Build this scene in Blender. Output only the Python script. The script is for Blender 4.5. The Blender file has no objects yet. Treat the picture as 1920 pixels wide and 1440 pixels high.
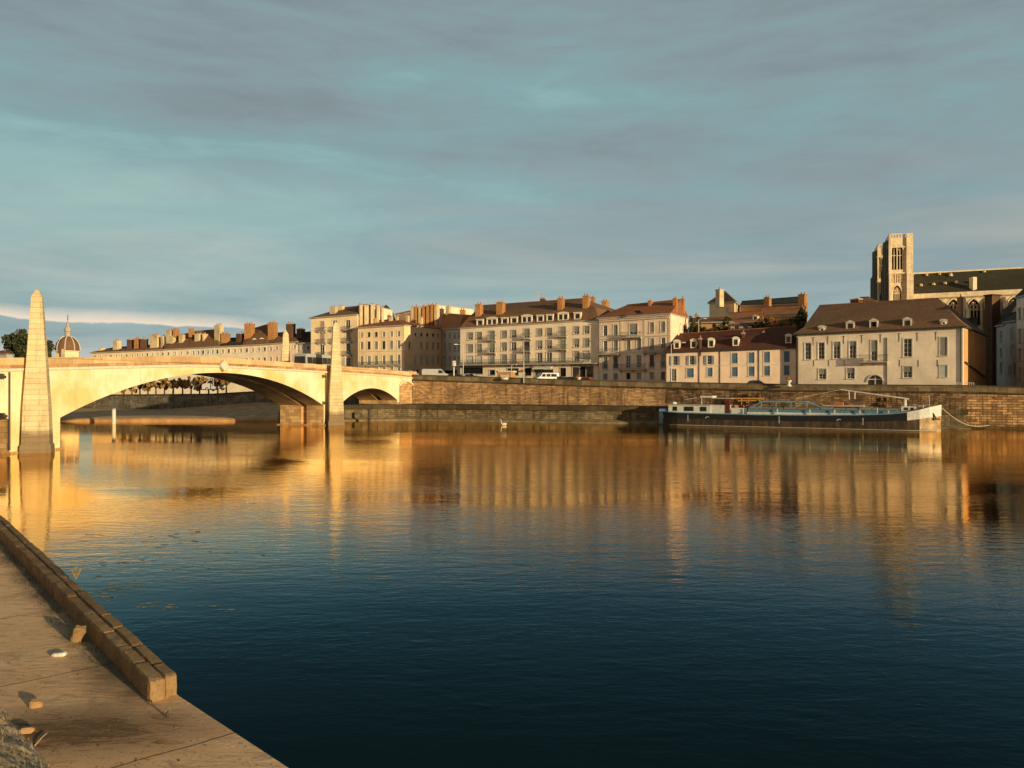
import bpy, math, random
from mathutils import Vector
R = random.Random(7)
rad = math.radians
sc = bpy.context.scene
col = sc.collection
EYE, F, HY = 6.3, 1450.0, 722.0           # eye height over the water, focal length (px of a 1920 wide frame), horizon row
V = Vector
ROOT = {}

# ------------------------------------------------------------------ surveying helpers
def G(px, d): return V(((px - 960) / F * d, d))                       # plan position on a bearing at a depth
def H(py, d): return EYE - (py - HY) * d / F                          # height over the water
def G3(px, py, d): g = G(px, d); return V((g.x, g.y, H(py, d)))

# ------------------------------------------------------------------ object helpers
def tag(o, label=None, cat=None, group=None, kind=None):
    if label: o['label'] = label
    if cat: o['category'] = cat
    if group: o['group'] = group
    if kind: o['kind'] = kind
    return o
def empty(name, loc, label, cat, group=None):
    o = bpy.data.objects.new(name, None); col.objects.link(o)
    o.location = loc; o.empty_display_size = .5
    ROOT[o.name] = V(loc)
    return tag(o, label, cat, group)

class MB:
    def __init__(s): s.v = []; s.f = []; s.m = []
    def poly(s, pts, mi=0):
        n = len(s.v); s.v += [V(p) for p in pts]; s.f.append(list(range(n, n + len(pts)))); s.m.append(mi)
    def mesh(s, pts, faces, mi=0):
        n = len(s.v); s.v += [V(p) for p in pts]
        for f in faces: s.f.append([n + i for i in f]); s.m.append(mi)
    def box(s, o, ux, uy, uz, x0, x1, y0, y1, z0, z1, mi=0):
        o, ux, uy, uz = V(o), V(ux), V(uy), V(uz)
        P = [o + ux * x + uy * y + uz * z for z in (z0, z1) for y in (y0, y1) for x in (x0, x1)]
        s.mesh(P, [(0, 2, 3, 1), (4, 5, 7, 6), (0, 1, 5, 4), (2, 6, 7, 3), (0, 4, 6, 2), (1, 3, 7, 5)], mi)
    def wbox(s, c, sx, sy, sz, rot=0, mi=0):
        a = rad(rot); s.box(c, (math.cos(a), math.sin(a), 0), (-math.sin(a), math.cos(a), 0), (0, 0, 1), -sx / 2, sx / 2, -sy / 2, sy / 2, 0, sz, mi)
    def tube(s, pts, r, n=6, mi=0, cap=True):
        pts = [V(p) for p in pts]; rs = r if isinstance(r, (list, tuple)) else [r] * len(pts)
        rings = []
        for i, p in enumerate(pts):
            t = (pts[min(i + 1, len(pts) - 1)] - pts[max(i - 1, 0)]).normalized()
            a = t.cross(V((0, 0, 1)) if abs(t.z) < .9 else V((1, 0, 0))).normalized(); b = t.cross(a)
            rings.append([p + (a * math.cos(k * 2 * math.pi / n) + b * math.sin(k * 2 * math.pi / n)) * rs[i] for k in range(n)])
        V_ = [q for r_ in rings for q in r_]; Fc = []
        for i in range(len(pts) - 1):
            for k in range(n): Fc.append((i * n + k, i * n + (k + 1) % n, (i + 1) * n + (k + 1) % n, (i + 1) * n + k))
        if cap: Fc.append(tuple(range(n))[::-1]); Fc.append(tuple((len(pts) - 1) * n + k for k in range(n)))
        s.mesh(V_, Fc, mi)
    def lathe(s, c, prof, n=16, mi=0):
        c = V(c); P = [c + V((r * math.cos(k * 2 * math.pi / n), r * math.sin(k * 2 * math.pi / n), z)) for r, z in prof for k in range(n)]
        s.mesh(P, [(i * n + k, i * n + (k + 1) % n, (i + 1) * n + (k + 1) % n, (i + 1) * n + k) for i in range(len(prof) - 1) for k in range(n)], mi)
    def prism(s, pts, vec, mi=0):
        pts = [V(p) for p in pts]; vec = V(vec); n = len(pts)
        s.mesh(pts + [p + vec for p in pts], [tuple(range(n)), tuple(range(2 * n - 1, n - 1, -1))] + [(i, (i + 1) % n, n + (i + 1) % n, n + i) for i in range(n)], mi)
    def build(s, name, mats, parent=None, smooth=False, bevel=0):
        org = V((0, 0, 0))
        if parent is not None: org = ROOT[parent.name]
        me = bpy.data.meshes.new(name)
        me.from_pydata([tuple(p - org) for p in s.v], [], s.f)
        if not isinstance(mats, (list, tuple)): mats = [mats]
        for m in mats: me.materials.append(m)
        uv = me.uv_layers.new(name='UVMap'); d = uv.data
        me.update()
        for p in me.polygons:
            if len(mats) > 1: p.material_index = s.m[p.index]
            if smooth: p.use_smooth = True
            n = p.normal; h = math.hypot(n.x, n.y)
            if h > .05:
                t = V((-n.y / h, n.x / h, 0))
                if t.x < -1e-4: t = -t
                b = n.cross(t)
                if b.z < 0: b = -b
            else: t, b = V((1, 0, 0)), V((0, 1, 0))
            for li in p.loop_indices:
                w = me.vertices[me.loops[li].vertex_index].co + org
                d[li].uv = (w.dot(t), w.dot(b))
        o = bpy.data.objects.new(name, me); col.objects.link(o)
        if parent is not None: o.parent = parent
        ROOT[o.name] = org
        if bevel:
            b = o.modifiers.new('bevel', 'BEVEL'); b.width = bevel; b.segments = 2; b.limit_method = 'ANGLE'
        return o

# ------------------------------------------------------------------ materials
def lin(c): return tuple(((x / 255) / 12.92 if x / 255 <= .04045 else ((x / 255 + .055) / 1.055) ** 2.4) for x in c)
class NT:
    def __init__(s, name):
        s.m = bpy.data.materials.new(name); s.m.use_nodes = True; s.t = s.m.node_tree; s.n = s.t.nodes; s.l = s.t.links
        s.b = s.n['Principled BSDF']
        s.geo = s.n.new('ShaderNodeNewGeometry'); s.tc = s.n.new('ShaderNodeTexCoord')
    def map(s, src, scale, loc=(0, 0, 0), rot=(0, 0, 0)):
        m = s.n.new('ShaderNodeMapping'); m.inputs['Scale'].default_value = scale; m.inputs['Location'].default_value = loc; m.inputs['Rotation'].default_value = rot
        s.l.new(src, m.inputs['Vector']); return m.outputs[0]
    def pos(s, scale=(1, 1, 1), rot=(0, 0, 0)): return s.map(s.geo.outputs['Position'], scale, rot=rot)
    def uv(s, scale=(1, 1, 1)): return s.map(s.tc.outputs['UV'], scale)
    def noise(s, vec, scale, detail=4, rough=.55, dist=0):
        n = s.n.new('ShaderNodeTexNoise'); n.inputs['Scale'].default_value = scale; n.inputs['Detail'].default_value = detail; n.inputs['Roughness'].default_value = rough; n.inputs['Distortion'].default_value = dist
        s.l.new(vec, n.inputs['Vector']); return n.outputs['Fac']
    def ramp(s, fac, stops):
        r = s.n.new('ShaderNodeValToRGB'); e = r.color_ramp.elements
        while len(e) < len(stops): e.new(.5)
        for i, (p, c) in enumerate(stops):
            e[i].position = p; e[i].color = (c, c, c, 1) if isinstance(c, (int, float)) else (*c, 1)
        s.l.new(fac, r.inputs[0]); return r.outputs[0]
    def mix(s, a, b, fac, mode='MIX'):
        m = s.n.new('ShaderNodeMix'); m.data_type = 'RGBA'; m.blend_type = mode
        for sock, v in ((m.inputs[0], fac), (m.inputs[6], a), (m.inputs[7], b)):
            if hasattr(v, 'links'): s.l.new(v, sock)
            elif isinstance(v, tuple): sock.default_value = (*v, 1) if len(v) == 3 else v
            else: sock.default_value = v
        return m.outputs[2]
    def math(s, op, a, b=0.0, c=None):
        m = s.n.new('ShaderNodeMath'); m.operation = op
        for i, v in enumerate((a, b) if c is None else (a, b, c)):
            if hasattr(v, 'links'): s.l.new(v, m.inputs[i])
            else: m.inputs[i].default_value = v
        return m.outputs[0]
    def sep(s, vec):
        m = s.n.new('ShaderNodeSeparateXYZ'); s.l.new(vec, m.inputs[0]); return m.outputs
    def bump(s, h, strength, dist, prev=None):
        b = s.n.new('ShaderNodeBump'); b.inputs['Strength'].default_value = strength; b.inputs['Distance'].default_value = dist
        s.l.new(h, b.inputs['Height'])
        if prev is not None: s.l.new(prev, b.inputs['Normal'])
        return b.outputs[0]
    def out(s, colr, rough=.85, nor=None, spec=.3, metal=0):
        if hasattr(colr, 'links'): s.l.new(colr, s.b.inputs['Base Color'])
        else: s.b.inputs['Base Color'].default_value = (*colr, 1)
        if hasattr(rough, 'links'): s.l.new(rough, s.b.inputs['Roughness'])
        else: s.b.inputs['Roughness'].default_value = rough
        s.b.inputs['Specular IOR Level'].default_value = spec; s.b.inputs['Metallic'].default_value = metal
        if nor is not None: s.l.new(nor, s.b.inputs['Normal'])
        return s.m
def mul(c, k): return tuple(min(1, x * k) for x in c)

def stucco(name, c, dirt=.84):
    t = NT(name)
    a = t.noise(t.pos(), .35, 6, .6); b = t.noise(t.pos((1.6, 1.6, .16)), 1.0, 5, .6); g = t.noise(t.pos(), 9, 3)
    k = t.mix(mul(c, dirt), mul(c, 1.08), t.ramp(a, [(.3, 0), (.62, 1)]))
    k = t.mix(k, mul(c, dirt * .8), t.ramp(b, [(.56, 0), (.8, .55)]))
    return t.out(k, .9, t.bump(g, .25, .03))
def plain(name, c, rough=.6, var=.8, spec=.3, metal=0, scale=3):
    t = NT(name); a = t.noise(t.pos(), scale, 5)
    return t.out(t.mix(mul(c, var), mul(c, 1.08), t.ramp(a, [(.3, 0), (.7, 1)])), rough, None, spec, metal)
def tiles(name, c, c2, row=.33):
    t = NT(name); uv = t.uv()
    br = t.n.new('ShaderNodeTexBrick'); t.l.new(uv, br.inputs['Vector'])
    for k_, v_ in (('Scale', 1), ('Mortar Size', .02), ('Mortar Smooth', .2), ('Bias', 0), ('Brick Width', .28), ('Row Height', row)): br.inputs[k_].default_value = v_
    br.inputs['Color1'].default_value = (*mul(c, .8), 1); br.inputs['Color2'].default_value = (*mul(c, 1.25), 1); br.inputs['Mortar'].default_value = (*mul(c, .35), 1)
    a = t.noise(t.pos(), .45, 7, .65); b = t.noise(t.pos(), 2.2, 6, .7)
    k = t.mix(br.outputs['Color'], c2, t.ramp(a, [(.42, 0), (.66, .8)]))
    k = t.mix(k, mul(c, .4), t.ramp(b, [(.55, 0), (.75, .6)]))
    sv = t.sep(uv)[1]; saw = t.math('FRACT', t.math('DIVIDE', sv, row))
    hh = t.math('ADD', t.math('MULTIPLY', saw, -.6), t.math('MULTIPLY', b, .6))
    return t.out(k, .92, t.bump(hh, .7, .07), .15)
def masonry(name, c, c2, w=.9, h=.38, mortar=.03, stain=.5, moss=None, mscale=1.0, zmoss=None, streak=.5, lo=.72, hi=1.15):
    t = NT(name); uv = t.uv()
    wn = t.noise(uv, 1.3, 3); 
    vm = t.n.new('ShaderNodeVectorMath'); vm.operation = 'ADD'; t.l.new(uv, vm.inputs[0])
    sc_ = t.n.new('ShaderNodeVectorMath'); sc_.operation = 'SCALE'; sc_.inputs['Scale'].default_value = .15
    nc = t.n.new('ShaderNodeTexNoise'); nc.inputs['Scale'].default_value = 2.5; t.l.new(uv, nc.inputs['Vector']); t.l.new(nc.outputs['Color'], sc_.inputs[0]); t.l.new(sc_.outputs[0], vm.inputs[1])
    br = t.n.new('ShaderNodeTexBrick'); t.l.new(vm.outputs[0], br.inputs['Vector'])
    for k_, v_ in (('Scale', 1), ('Mortar Size', mortar), ('Mortar Smooth', .3), ('Bias', 0), ('Brick Width', w), ('Row Height', h)): br.inputs[k_].default_value = v_
    br.inputs['Color1'].default_value = (*mul(c, lo), 1); br.inputs['Color2'].default_value = (*mul(c2, hi), 1); br.inputs['Mortar'].default_value = (*mul(c, .42), 1)
    a = t.noise(t.pos(), .3 * mscale, 8, .65); b = t.noise(t.pos((1.3, 1.3, .13)), 1.1 * mscale, 6, .6); g = t.noise(t.pos(), 3.3, 8, .7)
    k = t.mix(br.outputs['Color'], mul(c, .35), t.ramp(a, [(.45, 0), (.72, stain)]))
    k = t.mix(k, mul(c, .22), t.ramp(b, [(.5, 0), (.72, streak)]))
    k = t.mix(k, mul(c2, 1.3), t.ramp(g, [(.6, 0), (.78, .5)]))
    if moss:
        z = t.sep(t.geo.outputs['Position'])[2]
        mz = t.math('SUBTRACT', t.math('ADD', zmoss, t.math('MULTIPLY', a, 1.5)), z)
        k = t.mix(k, moss, t.ramp(mz, [(.3, 0), (1.0, .85)]))
    hh = t.math('ADD', t.math('MULTIPLY', br.outputs['Fac'], -1.0), t.math('MULTIPLY', g, .7))
    return t.out(k, .93, t.bump(hh, .7, .06), .15)
M = {}
M['cream'] = stucco('cream_render', (.90, .75, .52)); M['warm'] = stucco('warm_render', (.88, .66, .38)); M['yellow'] = stucco('yellow_render', (.92, .72, .43))
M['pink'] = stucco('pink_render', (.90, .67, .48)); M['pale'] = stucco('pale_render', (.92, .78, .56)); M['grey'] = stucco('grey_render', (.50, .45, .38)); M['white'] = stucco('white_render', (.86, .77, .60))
M['beige'] = stucco('beige_render', (.92, .75, .54)); M['greyhouse'] = stucco('weathered_render', (.92, .77, .58), .82); M['orange'] = stucco('orange_render', (.62, .33, .12)); M['ochre'] = stucco('ochre_render', (.55, .33, .15))
M['trim'] = plain('pale_stone_trim', (.72, .66, .54), .8); M['trimd'] = plain('grey_stone_trim', (.45, .41, .34), .85)
M['sash'] = plain('white_sash_paint', (.7, .68, .6), .5); M['iron'] = plain('dark_iron', (.05, .055, .05), .5); M['railing'] = plain('grey_iron_railing', (.13, .15, .12), .55)
M['brown'] = tiles('brown_roof_tile', (.25, .13, .065), (.16, .10, .055)); M['rust'] = tiles('rust_roof_tile', (.38, .14, .055), (.24, .10, .045)); M['dark'] = tiles('dark_roof_slate', (.055, .045, .03), (.075, .055, .03))
M['ored'] = tiles('orange_roof_tile', (.52, .21, .08), (.34, .15, .06)); M['maroon'] = tiles('maroon_roof_tile', (.15, .055, .03), (.09, .04, .025)); M['slate'] = tiles('green_grey_slate', (.07, .062, .035), (.05, .04, .022), .25)
M['chim'] = masonry('orange_chimney_render', (.76, .36, .13), (.72, .36, .14), .24, .08, .012, .4); M['chimy'] = stucco('cream_chimney_render', (.66, .52, .30), .6); M['chimd'] = masonry('dark_brick', (.22, .12, .07), (.2, .11, .06), .24, .08, .01, .5)
M['pot'] = plain('terracotta', (.42, .18, .09), .8)
M['wall'] = masonry('quay_stone', (.46, .28, .14), (.62, .38, .19), .75, .26, .025, .9, (.05, .042, .02), 1, -.2, .9)
M['wall2'] = masonry('rough_quay_stone', (.52, .29, .12), (.70, .43, .20), 1.25, .36, .06, 1.0, (.06, .04, .02), 2.4, .3, .95, .5, 1.3)
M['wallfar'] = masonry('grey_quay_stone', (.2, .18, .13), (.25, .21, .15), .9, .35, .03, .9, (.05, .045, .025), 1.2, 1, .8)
M['cap'] = masonry('mossy_coping', (.22, .17, .10), (.26, .19, .11), 1.6, 2, .02, .85, None, 2, 0, .6)
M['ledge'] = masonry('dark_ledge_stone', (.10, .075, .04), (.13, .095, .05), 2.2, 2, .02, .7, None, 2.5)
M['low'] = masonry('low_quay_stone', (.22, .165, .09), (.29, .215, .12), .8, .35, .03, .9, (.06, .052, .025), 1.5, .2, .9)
M['apron'] = plain('wet_stone_apron', (.30, .24, .14), .7, .5, scale=.8)
M['ob'] = masonry('obelisk_stone', (.74, .58, .32), (.76, .61, .35), 2.4, .5, .012, .45, (.20, .13, .07), 1.4, 2.0, .45, .93, 1.03)
M['pier'] = masonry('pier_stone', (.64, .38, .16), (.68, .42, .19), 1.1, .5, .02, .5, (.10, .07, .035), 1.2, -.3, .4)
M['para'] = masonry('orange_parapet_stone', (.74, .47, .22), (.78, .50, .25), 2.4, 3, .012, .3, None, 3, 0, .25)
M['parad'] = masonry('parapet_base_stone', (.52, .30, .14), (.55, .32, .15), 1.2, 3, .02, .35, None, 3, 0, .25)
def bridge_face():
    t = NT('bridge_face_paint'); a = t.noise(t.pos(), .16, 7, .62); b = t.noise(t.pos((1, 1, .2)), 1.1, 6, .6); g = t.noise(t.pos(), 2.5, 6, .7)
    k = t.mix((.78, .58, .24), (.86, .76, .50), t.ramp(a, [(.42, 0), (.56, 1)]))
    st = t.noise(t.pos((2.2, 2.2, .12)), 1.0, 7, .7); k = t.mix(k, (.52, .36, .17), t.ramp(b, [(.55, 0), (.78, .6)])); k = t.mix(k, (.45, .32, .17), t.ramp(st, [(.6, 0), (.78, .6)])); zc = t.math('FRACT', t.math('MULTIPLY', t.sep(t.geo.outputs['Position'])[2], 1.9)); k = t.mix(k, (.45, .32, .16), t.math('MULTIPLY', t.ramp(zc, [(.0, 1), (.04, 0)]), t.ramp(a, [(.4, .45), (.6, .05)]))); k = t.mix(k, (.9, .82, .62), t.ramp(g, [(.58, 0), (.8, .5)]))
    return t.out(k, .85, t.bump(g, .3, .04))
M['bridge'] = bridge_face(); M['corn'] = plain('cream_cornice', (.80, .70, .50), .8, .75); M['soffit'] = plain('arch_soffit', (.72, .48, .25), .85, .6, scale=.5)
def glass_m():
    t = NT('window_glass'); a = t.noise(t.pos(), .8, 2)
    return t.out(t.mix((.012, .014, .013), (.06, .06, .05), t.ramp(a, [(.4, 0), (.7, 1)])), .08, None, .5)
M['glass'] = glass_m()
def slat(name, c):
    t = NT(name); z = t.sep(t.geo.outputs['Position'])[2]; f = t.math('FRACT', t.math('MULTIPLY', z, 9)); a = t.noise(t.pos(), .5, 3)
    k = t.mix(mul(c, .75), mul(c, 1.15), t.ramp(a, [(.35, 0), (.65, 1)])); k = t.mix(k, mul(c, .4), t.ramp(f, [(.0, .8), (.25, 0)]))
    return t.out(k, .55, t.bump(f, .5, .02))
M['roller'] = slat('grey_roller_shutter', (.30, .29, .24)); M['rollerg'] = slat('green_grey_roller_shutter', (.22, .24, .20)); M['blue'] = slat('blue_shutter_paint', (.10, .17, .24)); M['pblue'] = slat('pale_blue_shutter_paint', (.27, .34, .34)); M['wshut'] = slat('cream_shutter_paint', (.62, .55, .42))
M['salmon'] = slat('salmon_shutter_paint', (.5, .33, .22)); M['white_r'] = slat('white_roller_shutter', (.6, .6, .55))
M['leaf'] = plain('leaf_green', (.12, .12, .04), .8, .35, scale=1.5); M['leafa'] = plain('autumn_leaf', (.42, .25, .08), .8, .4, scale=2); M['leafd'] = plain('dark_leaf', (.045, .055, .02), .8, .4, scale=1.5); M['leafy'] = plain('yellow_leaf', (.42, .28, .08), .8, .5, scale=3)
M['leafg'] = plain('golden_brown_leaf', (.60, .38, .14), .8, .5, scale=2); M['bark'] = plain('bark', (.10, .075, .05), .9, .5); M['road'] = plain('asphalt', (.06, .058, .054), .9, .7); M['pave'] = plain('quay_paving', (.22, .18, .13), .9, .7, scale=.7)
M['church'] = masonry('cathedral_limestone', (.86, .69, .44), (.88, .72, .47), .7, .35, .004, .35, None, 1.5, 0, .4, .9, 1.05); M['churchd'] = plain('cathedral_shadow_stone', (.20, .17, .12), .9, .6)  # second cathedral tone is a darker copy with shade in its colour
M['void'] = plain('dark_opening', (.012, .011, .009), .9)
M['cardark'] = plain('dark_car_paint', (.03, .032, .035), .25, .9, .5); M['carwhite'] = plain('white_car_paint', (.42, .42, .40), .3, .9, .5); M['carred'] = plain('red_car_paint', (.4, .03, .02), .3, .9, .5); M['cargrey'] = plain('silver_car_paint', (.4, .4, .38), .3, .9, .5)
M['tyre'] = plain('tyre_rubber', (.02, .02, .02), .9)
M['wlamp'] = plain('grey_lamp_metal', (.5, .48, .42), .5)

# ------------------------------------------------------------------ facades
class Fac:
    def __init__(s, px0, d0, px1, d1, eave0, eave1, base0, base1):
        s.p0, s.p1 = G(px0, d0), G(px1, d1); s.L = (s.p1 - s.p0).length; s.ud = (s.p1 - s.p0) / s.L
        s.n = V((s.ud.y, -s.ud.x)); s.zt = (H(eave0, d0), H(eave1, d1)); s.zb = (base0, base1); s.holes = []; s.wins = []
        s.d0 = d0; s.d1 = d1
        s.ux = V((s.ud.x, s.ud.y, 0)); s.nn = V((s.n.x, s.n.y, 0)); s.o = V((s.p0.x, s.p0.y, 0))
    def u(s, px):
        r = (px - 960) / F; return (r * s.p0.y - s.p0.x) / (s.ud.x - r * s.ud.y)
    def d(s, px): return s.p0.y + s.ud.y * s.u(px)
    def z(s, px, py): return H(py, s.d(px))
    def top(s, u): return s.zt[0] + (s.zt[1] - s.zt[0]) * u / s.L
    def bot(s, u): return s.zb[0] + (s.zb[1] - s.zb[0]) * u / s.L
    def pt(s, u, out, z): return s.o + s.ux * u + s.nn * out + V((0, 0, z))
    def box(s, mb, u0, u1, o0, o1, z0, z1, mi=0): mb.box(s.o, s.ux, s.nn, V((0, 0, 1)), u0, u1, o0, o1, z0, z1, mi)
    def win(s, px, yt, yb, w, style='glass', arch=None, **k):
        u0, u1 = s.u(px - w / 2), s.u(px + w / 2); z1, z0 = s.z(px, yt), s.z(px, yb)
        s.holes.append((u0, u1, z0, z1, arch)); s.wins.append((u0, u1, z0, z1, style, arch, k))
    def row(s, pxs, yt, yb, w, styles='glass', **k):
        x0, x1 = pxs[0], pxs[-1]
        for i, px in enumerate(pxs):
            f = (px - x0) / max(1, x1 - x0); st = styles if isinstance(styles, str) else styles[i % len(styles)]
            s.win(px, yt[0] + (yt[1] - yt[0]) * f, yb[0] + (yb[1] - yb[0]) * f, w, st, **k)
    def wall(s, mb, rev=.2, mi=0):
        hs = s.holes; us = sorted({0, s.L} | {round(h[0], 3) for h in hs} | {round(h[1], 3) for h in hs}); zs = sorted({round(h[2], 3) for h in hs} | {round(h[3], 3) for h in hs})
        us = [u for u in us if -1e-6 <= u <= s.L + 1e-6]
        for i in range(len(us) - 1):
            ua, ub = us[i], us[i + 1]; um = (ua + ub) / 2
            if ub - ua < 1e-4: continue
            col_ = sorted([(h[2], h[3]) for h in hs if h[0] < um < h[1]])
            cur = (s.bot(ua), s.bot(ub))
            for z0, z1 in col_:
                if z0 > max(cur): mb.poly([s.pt(ua, 0, cur[0]), s.pt(ub, 0, cur[1]), s.pt(ub, 0, z0), s.pt(ua, 0, z0)], mi)
                cur = (z1, z1)
            mb.poly([s.pt(ua, 0, cur[0]), s.pt(ub, 0, cur[1]), s.pt(ub, 0, s.top(ub)), s.pt(ua, 0, s.top(ua))], mi)
        for u0, u1, z0, z1, arch in hs:
            if not arch:
                q = [(u0, z0), (u1, z0), (u1, z1), (u0, z1)]
            else:
                pts = arch_pts(u0, u1, z0, z1, arch); k = len(pts) // 2
                for seq, c in ((pts[:k + 1], (u0, z1)), (pts[k:], (u1, z1))):
                    for a, b in zip(seq[:-1], seq[1:]): mb.poly([s.pt(a[0], 0, a[1]), s.pt(b[0], 0, b[1]), s.pt(c[0], 0, c[1])], mi)
                q = [(u1, z0)] + list(reversed(pts)) + [(u0, z0)]; q = list(reversed(q)); q = q
            for a, b in zip(q, q[1:] + q[:1]): mb.poly([s.pt(a[0], 0, a[1]), s.pt(b[0], 0, b[1]), s.pt(b[0], -rev, b[1]), s.pt(a[0], -rev, a[1])], mi)
    def windows(s, root, trim=None, tw=.14, name='window', rev=.2, sill=True):
        for u0, u1, z0, z1, st, arch, k in s.wins:
            w, h = u1 - u0, z1 - z0; mb = MB(); tr = k.get('trim', trim)
            if tr and not arch:
                s.box(mb, u0 - tw, u0, .001, .05, z0, z1, 1); s.box(mb, u1, u1 + tw, .001, .05, z0, z1, 1); s.box(mb, u0 - tw, u1 + tw, .001, .06, z1, z1 + tw, 1)
            if sill and not arch: s.box(mb, u0 - tw, u1 + tw, .001, .12, z0 - .12, z0, 1)
            if arch:
                pts = arch_pts(u0, u1, z0, z1, arch); c0 = ((u0 + u1) / 2, z0)
                t = tw * 1.2
                out = arch_pts(u0 - t, u1 + t, z0, z1 + t, arch)
                for a, b, c, d in zip(pts[:-1], pts[1:], out[1:], out[:-1]):
                    mb.prism([s.pt(*q3) for q3 in ((a[0], .002, a[1]), (b[0], .002, b[1]), (c[0], .002, c[1]), (d[0], .002, d[1]))], s.nn * .12, 1)
                if st in ('gothic', 'door'):
                    n_ = 3 if st == 'gothic' and w > 1.6 else 1
                    for j in range(1, n_ + 1):
                        uu = u0 + w * j / (n_ + 1); s.box(mb, uu - .07, uu + .07, -rev * .6, -rev * .3, z0, z1 - (z1 - z0) * .12 - abs(uu - (u0 + u1) / 2) * .7, 0)
                    s.box(mb, u0, u1, -rev * .62, -rev * .32, z0 + h * .58, z0 + h * .58 + .14, 0)
                    if st == 'gothic' and w > 1.6:
                        for (cu, cz, rr) in ((.3, .7, .17), (.7, .7, .17), (.5, .83, .14)):
                            cc = s.pt(u0 + w * cu, -rev * .4, z0 + h * cz); rr *= w
                            mb.tube([cc + s.ux * math.cos(a_) * rr + V((0, 0, math.sin(a_) * rr)) for a_ in [i_ * math.pi / 5 for i_ in range(11)]], .07, 4, 0, False)
            else:
                b = .07
                for q3 in ((u0, u0 + b, z0, z1), (u1 - b, u1, z0, z1), (u0 + b, u1 - b, z0, z0 + b), (u0 + b, u1 - b, z1 - b, z1)):
                    s.box(mb, q3[0], q3[1], -.16, -.08, q3[2], q3[3], 0)
                if st in ('glass', 'open', 'half', 'openw', 'dark'):
                    um = (u0 + u1) / 2; s.box(mb, um - .035, um + .035, -.155, -.085, z0 + b, z1 - b, 0)
                    for j in range(1, 4 if h > 1.6 else 3):
                        zz = z0 + h * j / (4 if h > 1.6 else 3)
                        s.box(mb, u0 + b, um - .035, -.15, -.09, zz - .02, zz + .02, 0); s.box(mb, um + .035, u1 - b, -.15, -.09, zz - .02, zz + .02, 0)
            fm = {'gothic': M['church'], 'dark': M['iron']}.get(st, k.get('sash', M['sash']))
            fr = mb.build(name if st != 'door' else 'entrance_door', [fm, tr or M['trim']], root)
            pn = MB()
            if arch: pn.poly([s.pt(a[0], -rev * .9, a[1]) for a in [(u0, z0)] + arch_pts(u0, u1, z0, z1, arch) + [(u1, z0)]])
            else: pn.poly([s.pt(u0, -.13, z0), s.pt(u1, -.13, z0), s.pt(u1, -.13, z1), s.pt(u0, -.13, z1)])
            pn.build('pane', M['void'] if st in ('gothic', 'void') else M['glass'], fr)
            sh = {'shut': 'roller', 'shutg': 'rollerg', 'blue': 'blue', 'wshut': 'wshut', 'salmon': 'salmon', 'shutw': 'white_r'}.get(st)
            if sh:
                m2 = MB(); z_ = z0 + (.12 * h if k.get('gap') else .03)
                s.box(m2, u0 + .075, u1 - .075, -.075, -.03, z_, z1 - .075)
                m2.build('shutter', M[sh], fr)
            if st == 'half':
                m2 = MB(); s.box(m2, u0 + .075, u1 - .075, -.075, -.03, z0 + h * k.get('f', .45), z1 - .075); m2.build('shutter', M['roller'], fr)
            if st in ('open', 'openw'):
                for a, b_ in ((u0 - w * .48 - .02, u0 - .02), (u1 + .02, u1 + w * .48 + .02)):
                    m2 = MB(); s.box(m2, a, b_, .065, .11, z0, z1); m2.build('shutter', M['pblue' if st == 'open' else 'wshut'], fr)
    def course(s, mb, pxa, ya, pxb, yb, h=.18, out=.12, mi=0, u0=None, u1=None):
        ua = s.u(pxa) if u0 is None else u0; ub = s.u(pxb) if u1 is None else u1; za, zb = s.z(pxa, ya), s.z(pxb, yb)
        P = [s.pt(ua, .001, za), s.pt(ua, out, za), s.pt(ua, out, za + h), s.pt(ua, .001, za + h)]
        mb.prism(P, s.pt(ub, 0, zb) - s.pt(ua, 0, za), mi)
    def balcony(s, root, pxa, pxb, yf, proj=.9, rail=1.0, mat='railing', solid=False):
        ua, ub = s.u(pxa), s.u(pxb); pm = (pxa + pxb) / 2; z = s.z(pm, yf); mb = MB()
        s.box(mb, ua, ub, .002, proj, z - .18, z); 
        n = max(2, int((ub - ua) / 1.8))
        for i in range(n + 1):
            uu = ua + .15 + (ub - ua - .3) * i / n
            mb.prism([s.pt(uu - .08, .002, z - .18), s.pt(uu - .08, proj * .8, z - .18), s.pt(uu - .08, .002, z - .65)], s.ux * .16)
        b = mb.build('balcony', M['trimd'], root); mb = MB()
        for zz in (z + rail - .05, z + .08): 
            s.box(mb, ua, ub, proj - .07, proj - .02, zz, zz + .05)
            s.box(mb, ua, ua + .05, .002, proj - .07, zz, zz + .05); s.box(mb, ub - .05, ub, .002, proj - .07, zz, zz + .05)
        k = int((ub - ua) / .16)
        for i in range(k + 1):
            uu = ua + .01 + (ub - ua - .05) * i / k; s.box(mb, uu, uu + .03, proj - .06, proj - .03, z + .13, z + rail - .05)
        mb.build('railing', M[mat], b)
def arch_pts(u0, u1, z0, z1, kind):
    w = u1 - u0; c = (u0 + u1) / 2; n = 8; out = []
    if kind == 'round':
        zs = z1 - w / 2
        for i in range(2 * n + 1): a = math.pi * (1 - i / (2 * n)); out.append((c + math.cos(a) * w / 2, zs + math.sin(a) * w / 2))
    elif kind == 'seg':
        zs = z1 - w * .15
        for i in range(2 * n + 1): f = i / (2 * n); out.append((u0 + w * f, zs + (z1 - zs) * (1 - (2 * f - 1) ** 2)))
    else:
        r = w; hh = w * .866; zs = z1 - hh
        for i in range(n + 1): a = math.pi - math.pi / 3 * i / n; out.append((u1 + math.cos(a) * r, zs + math.sin(a) * r))
        for i in range(1, n + 1): a = math.pi / 3 * (1 - i / n); out.append((u0 + math.cos(a) * r, zs + math.sin(a) * r))
    return out

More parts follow.
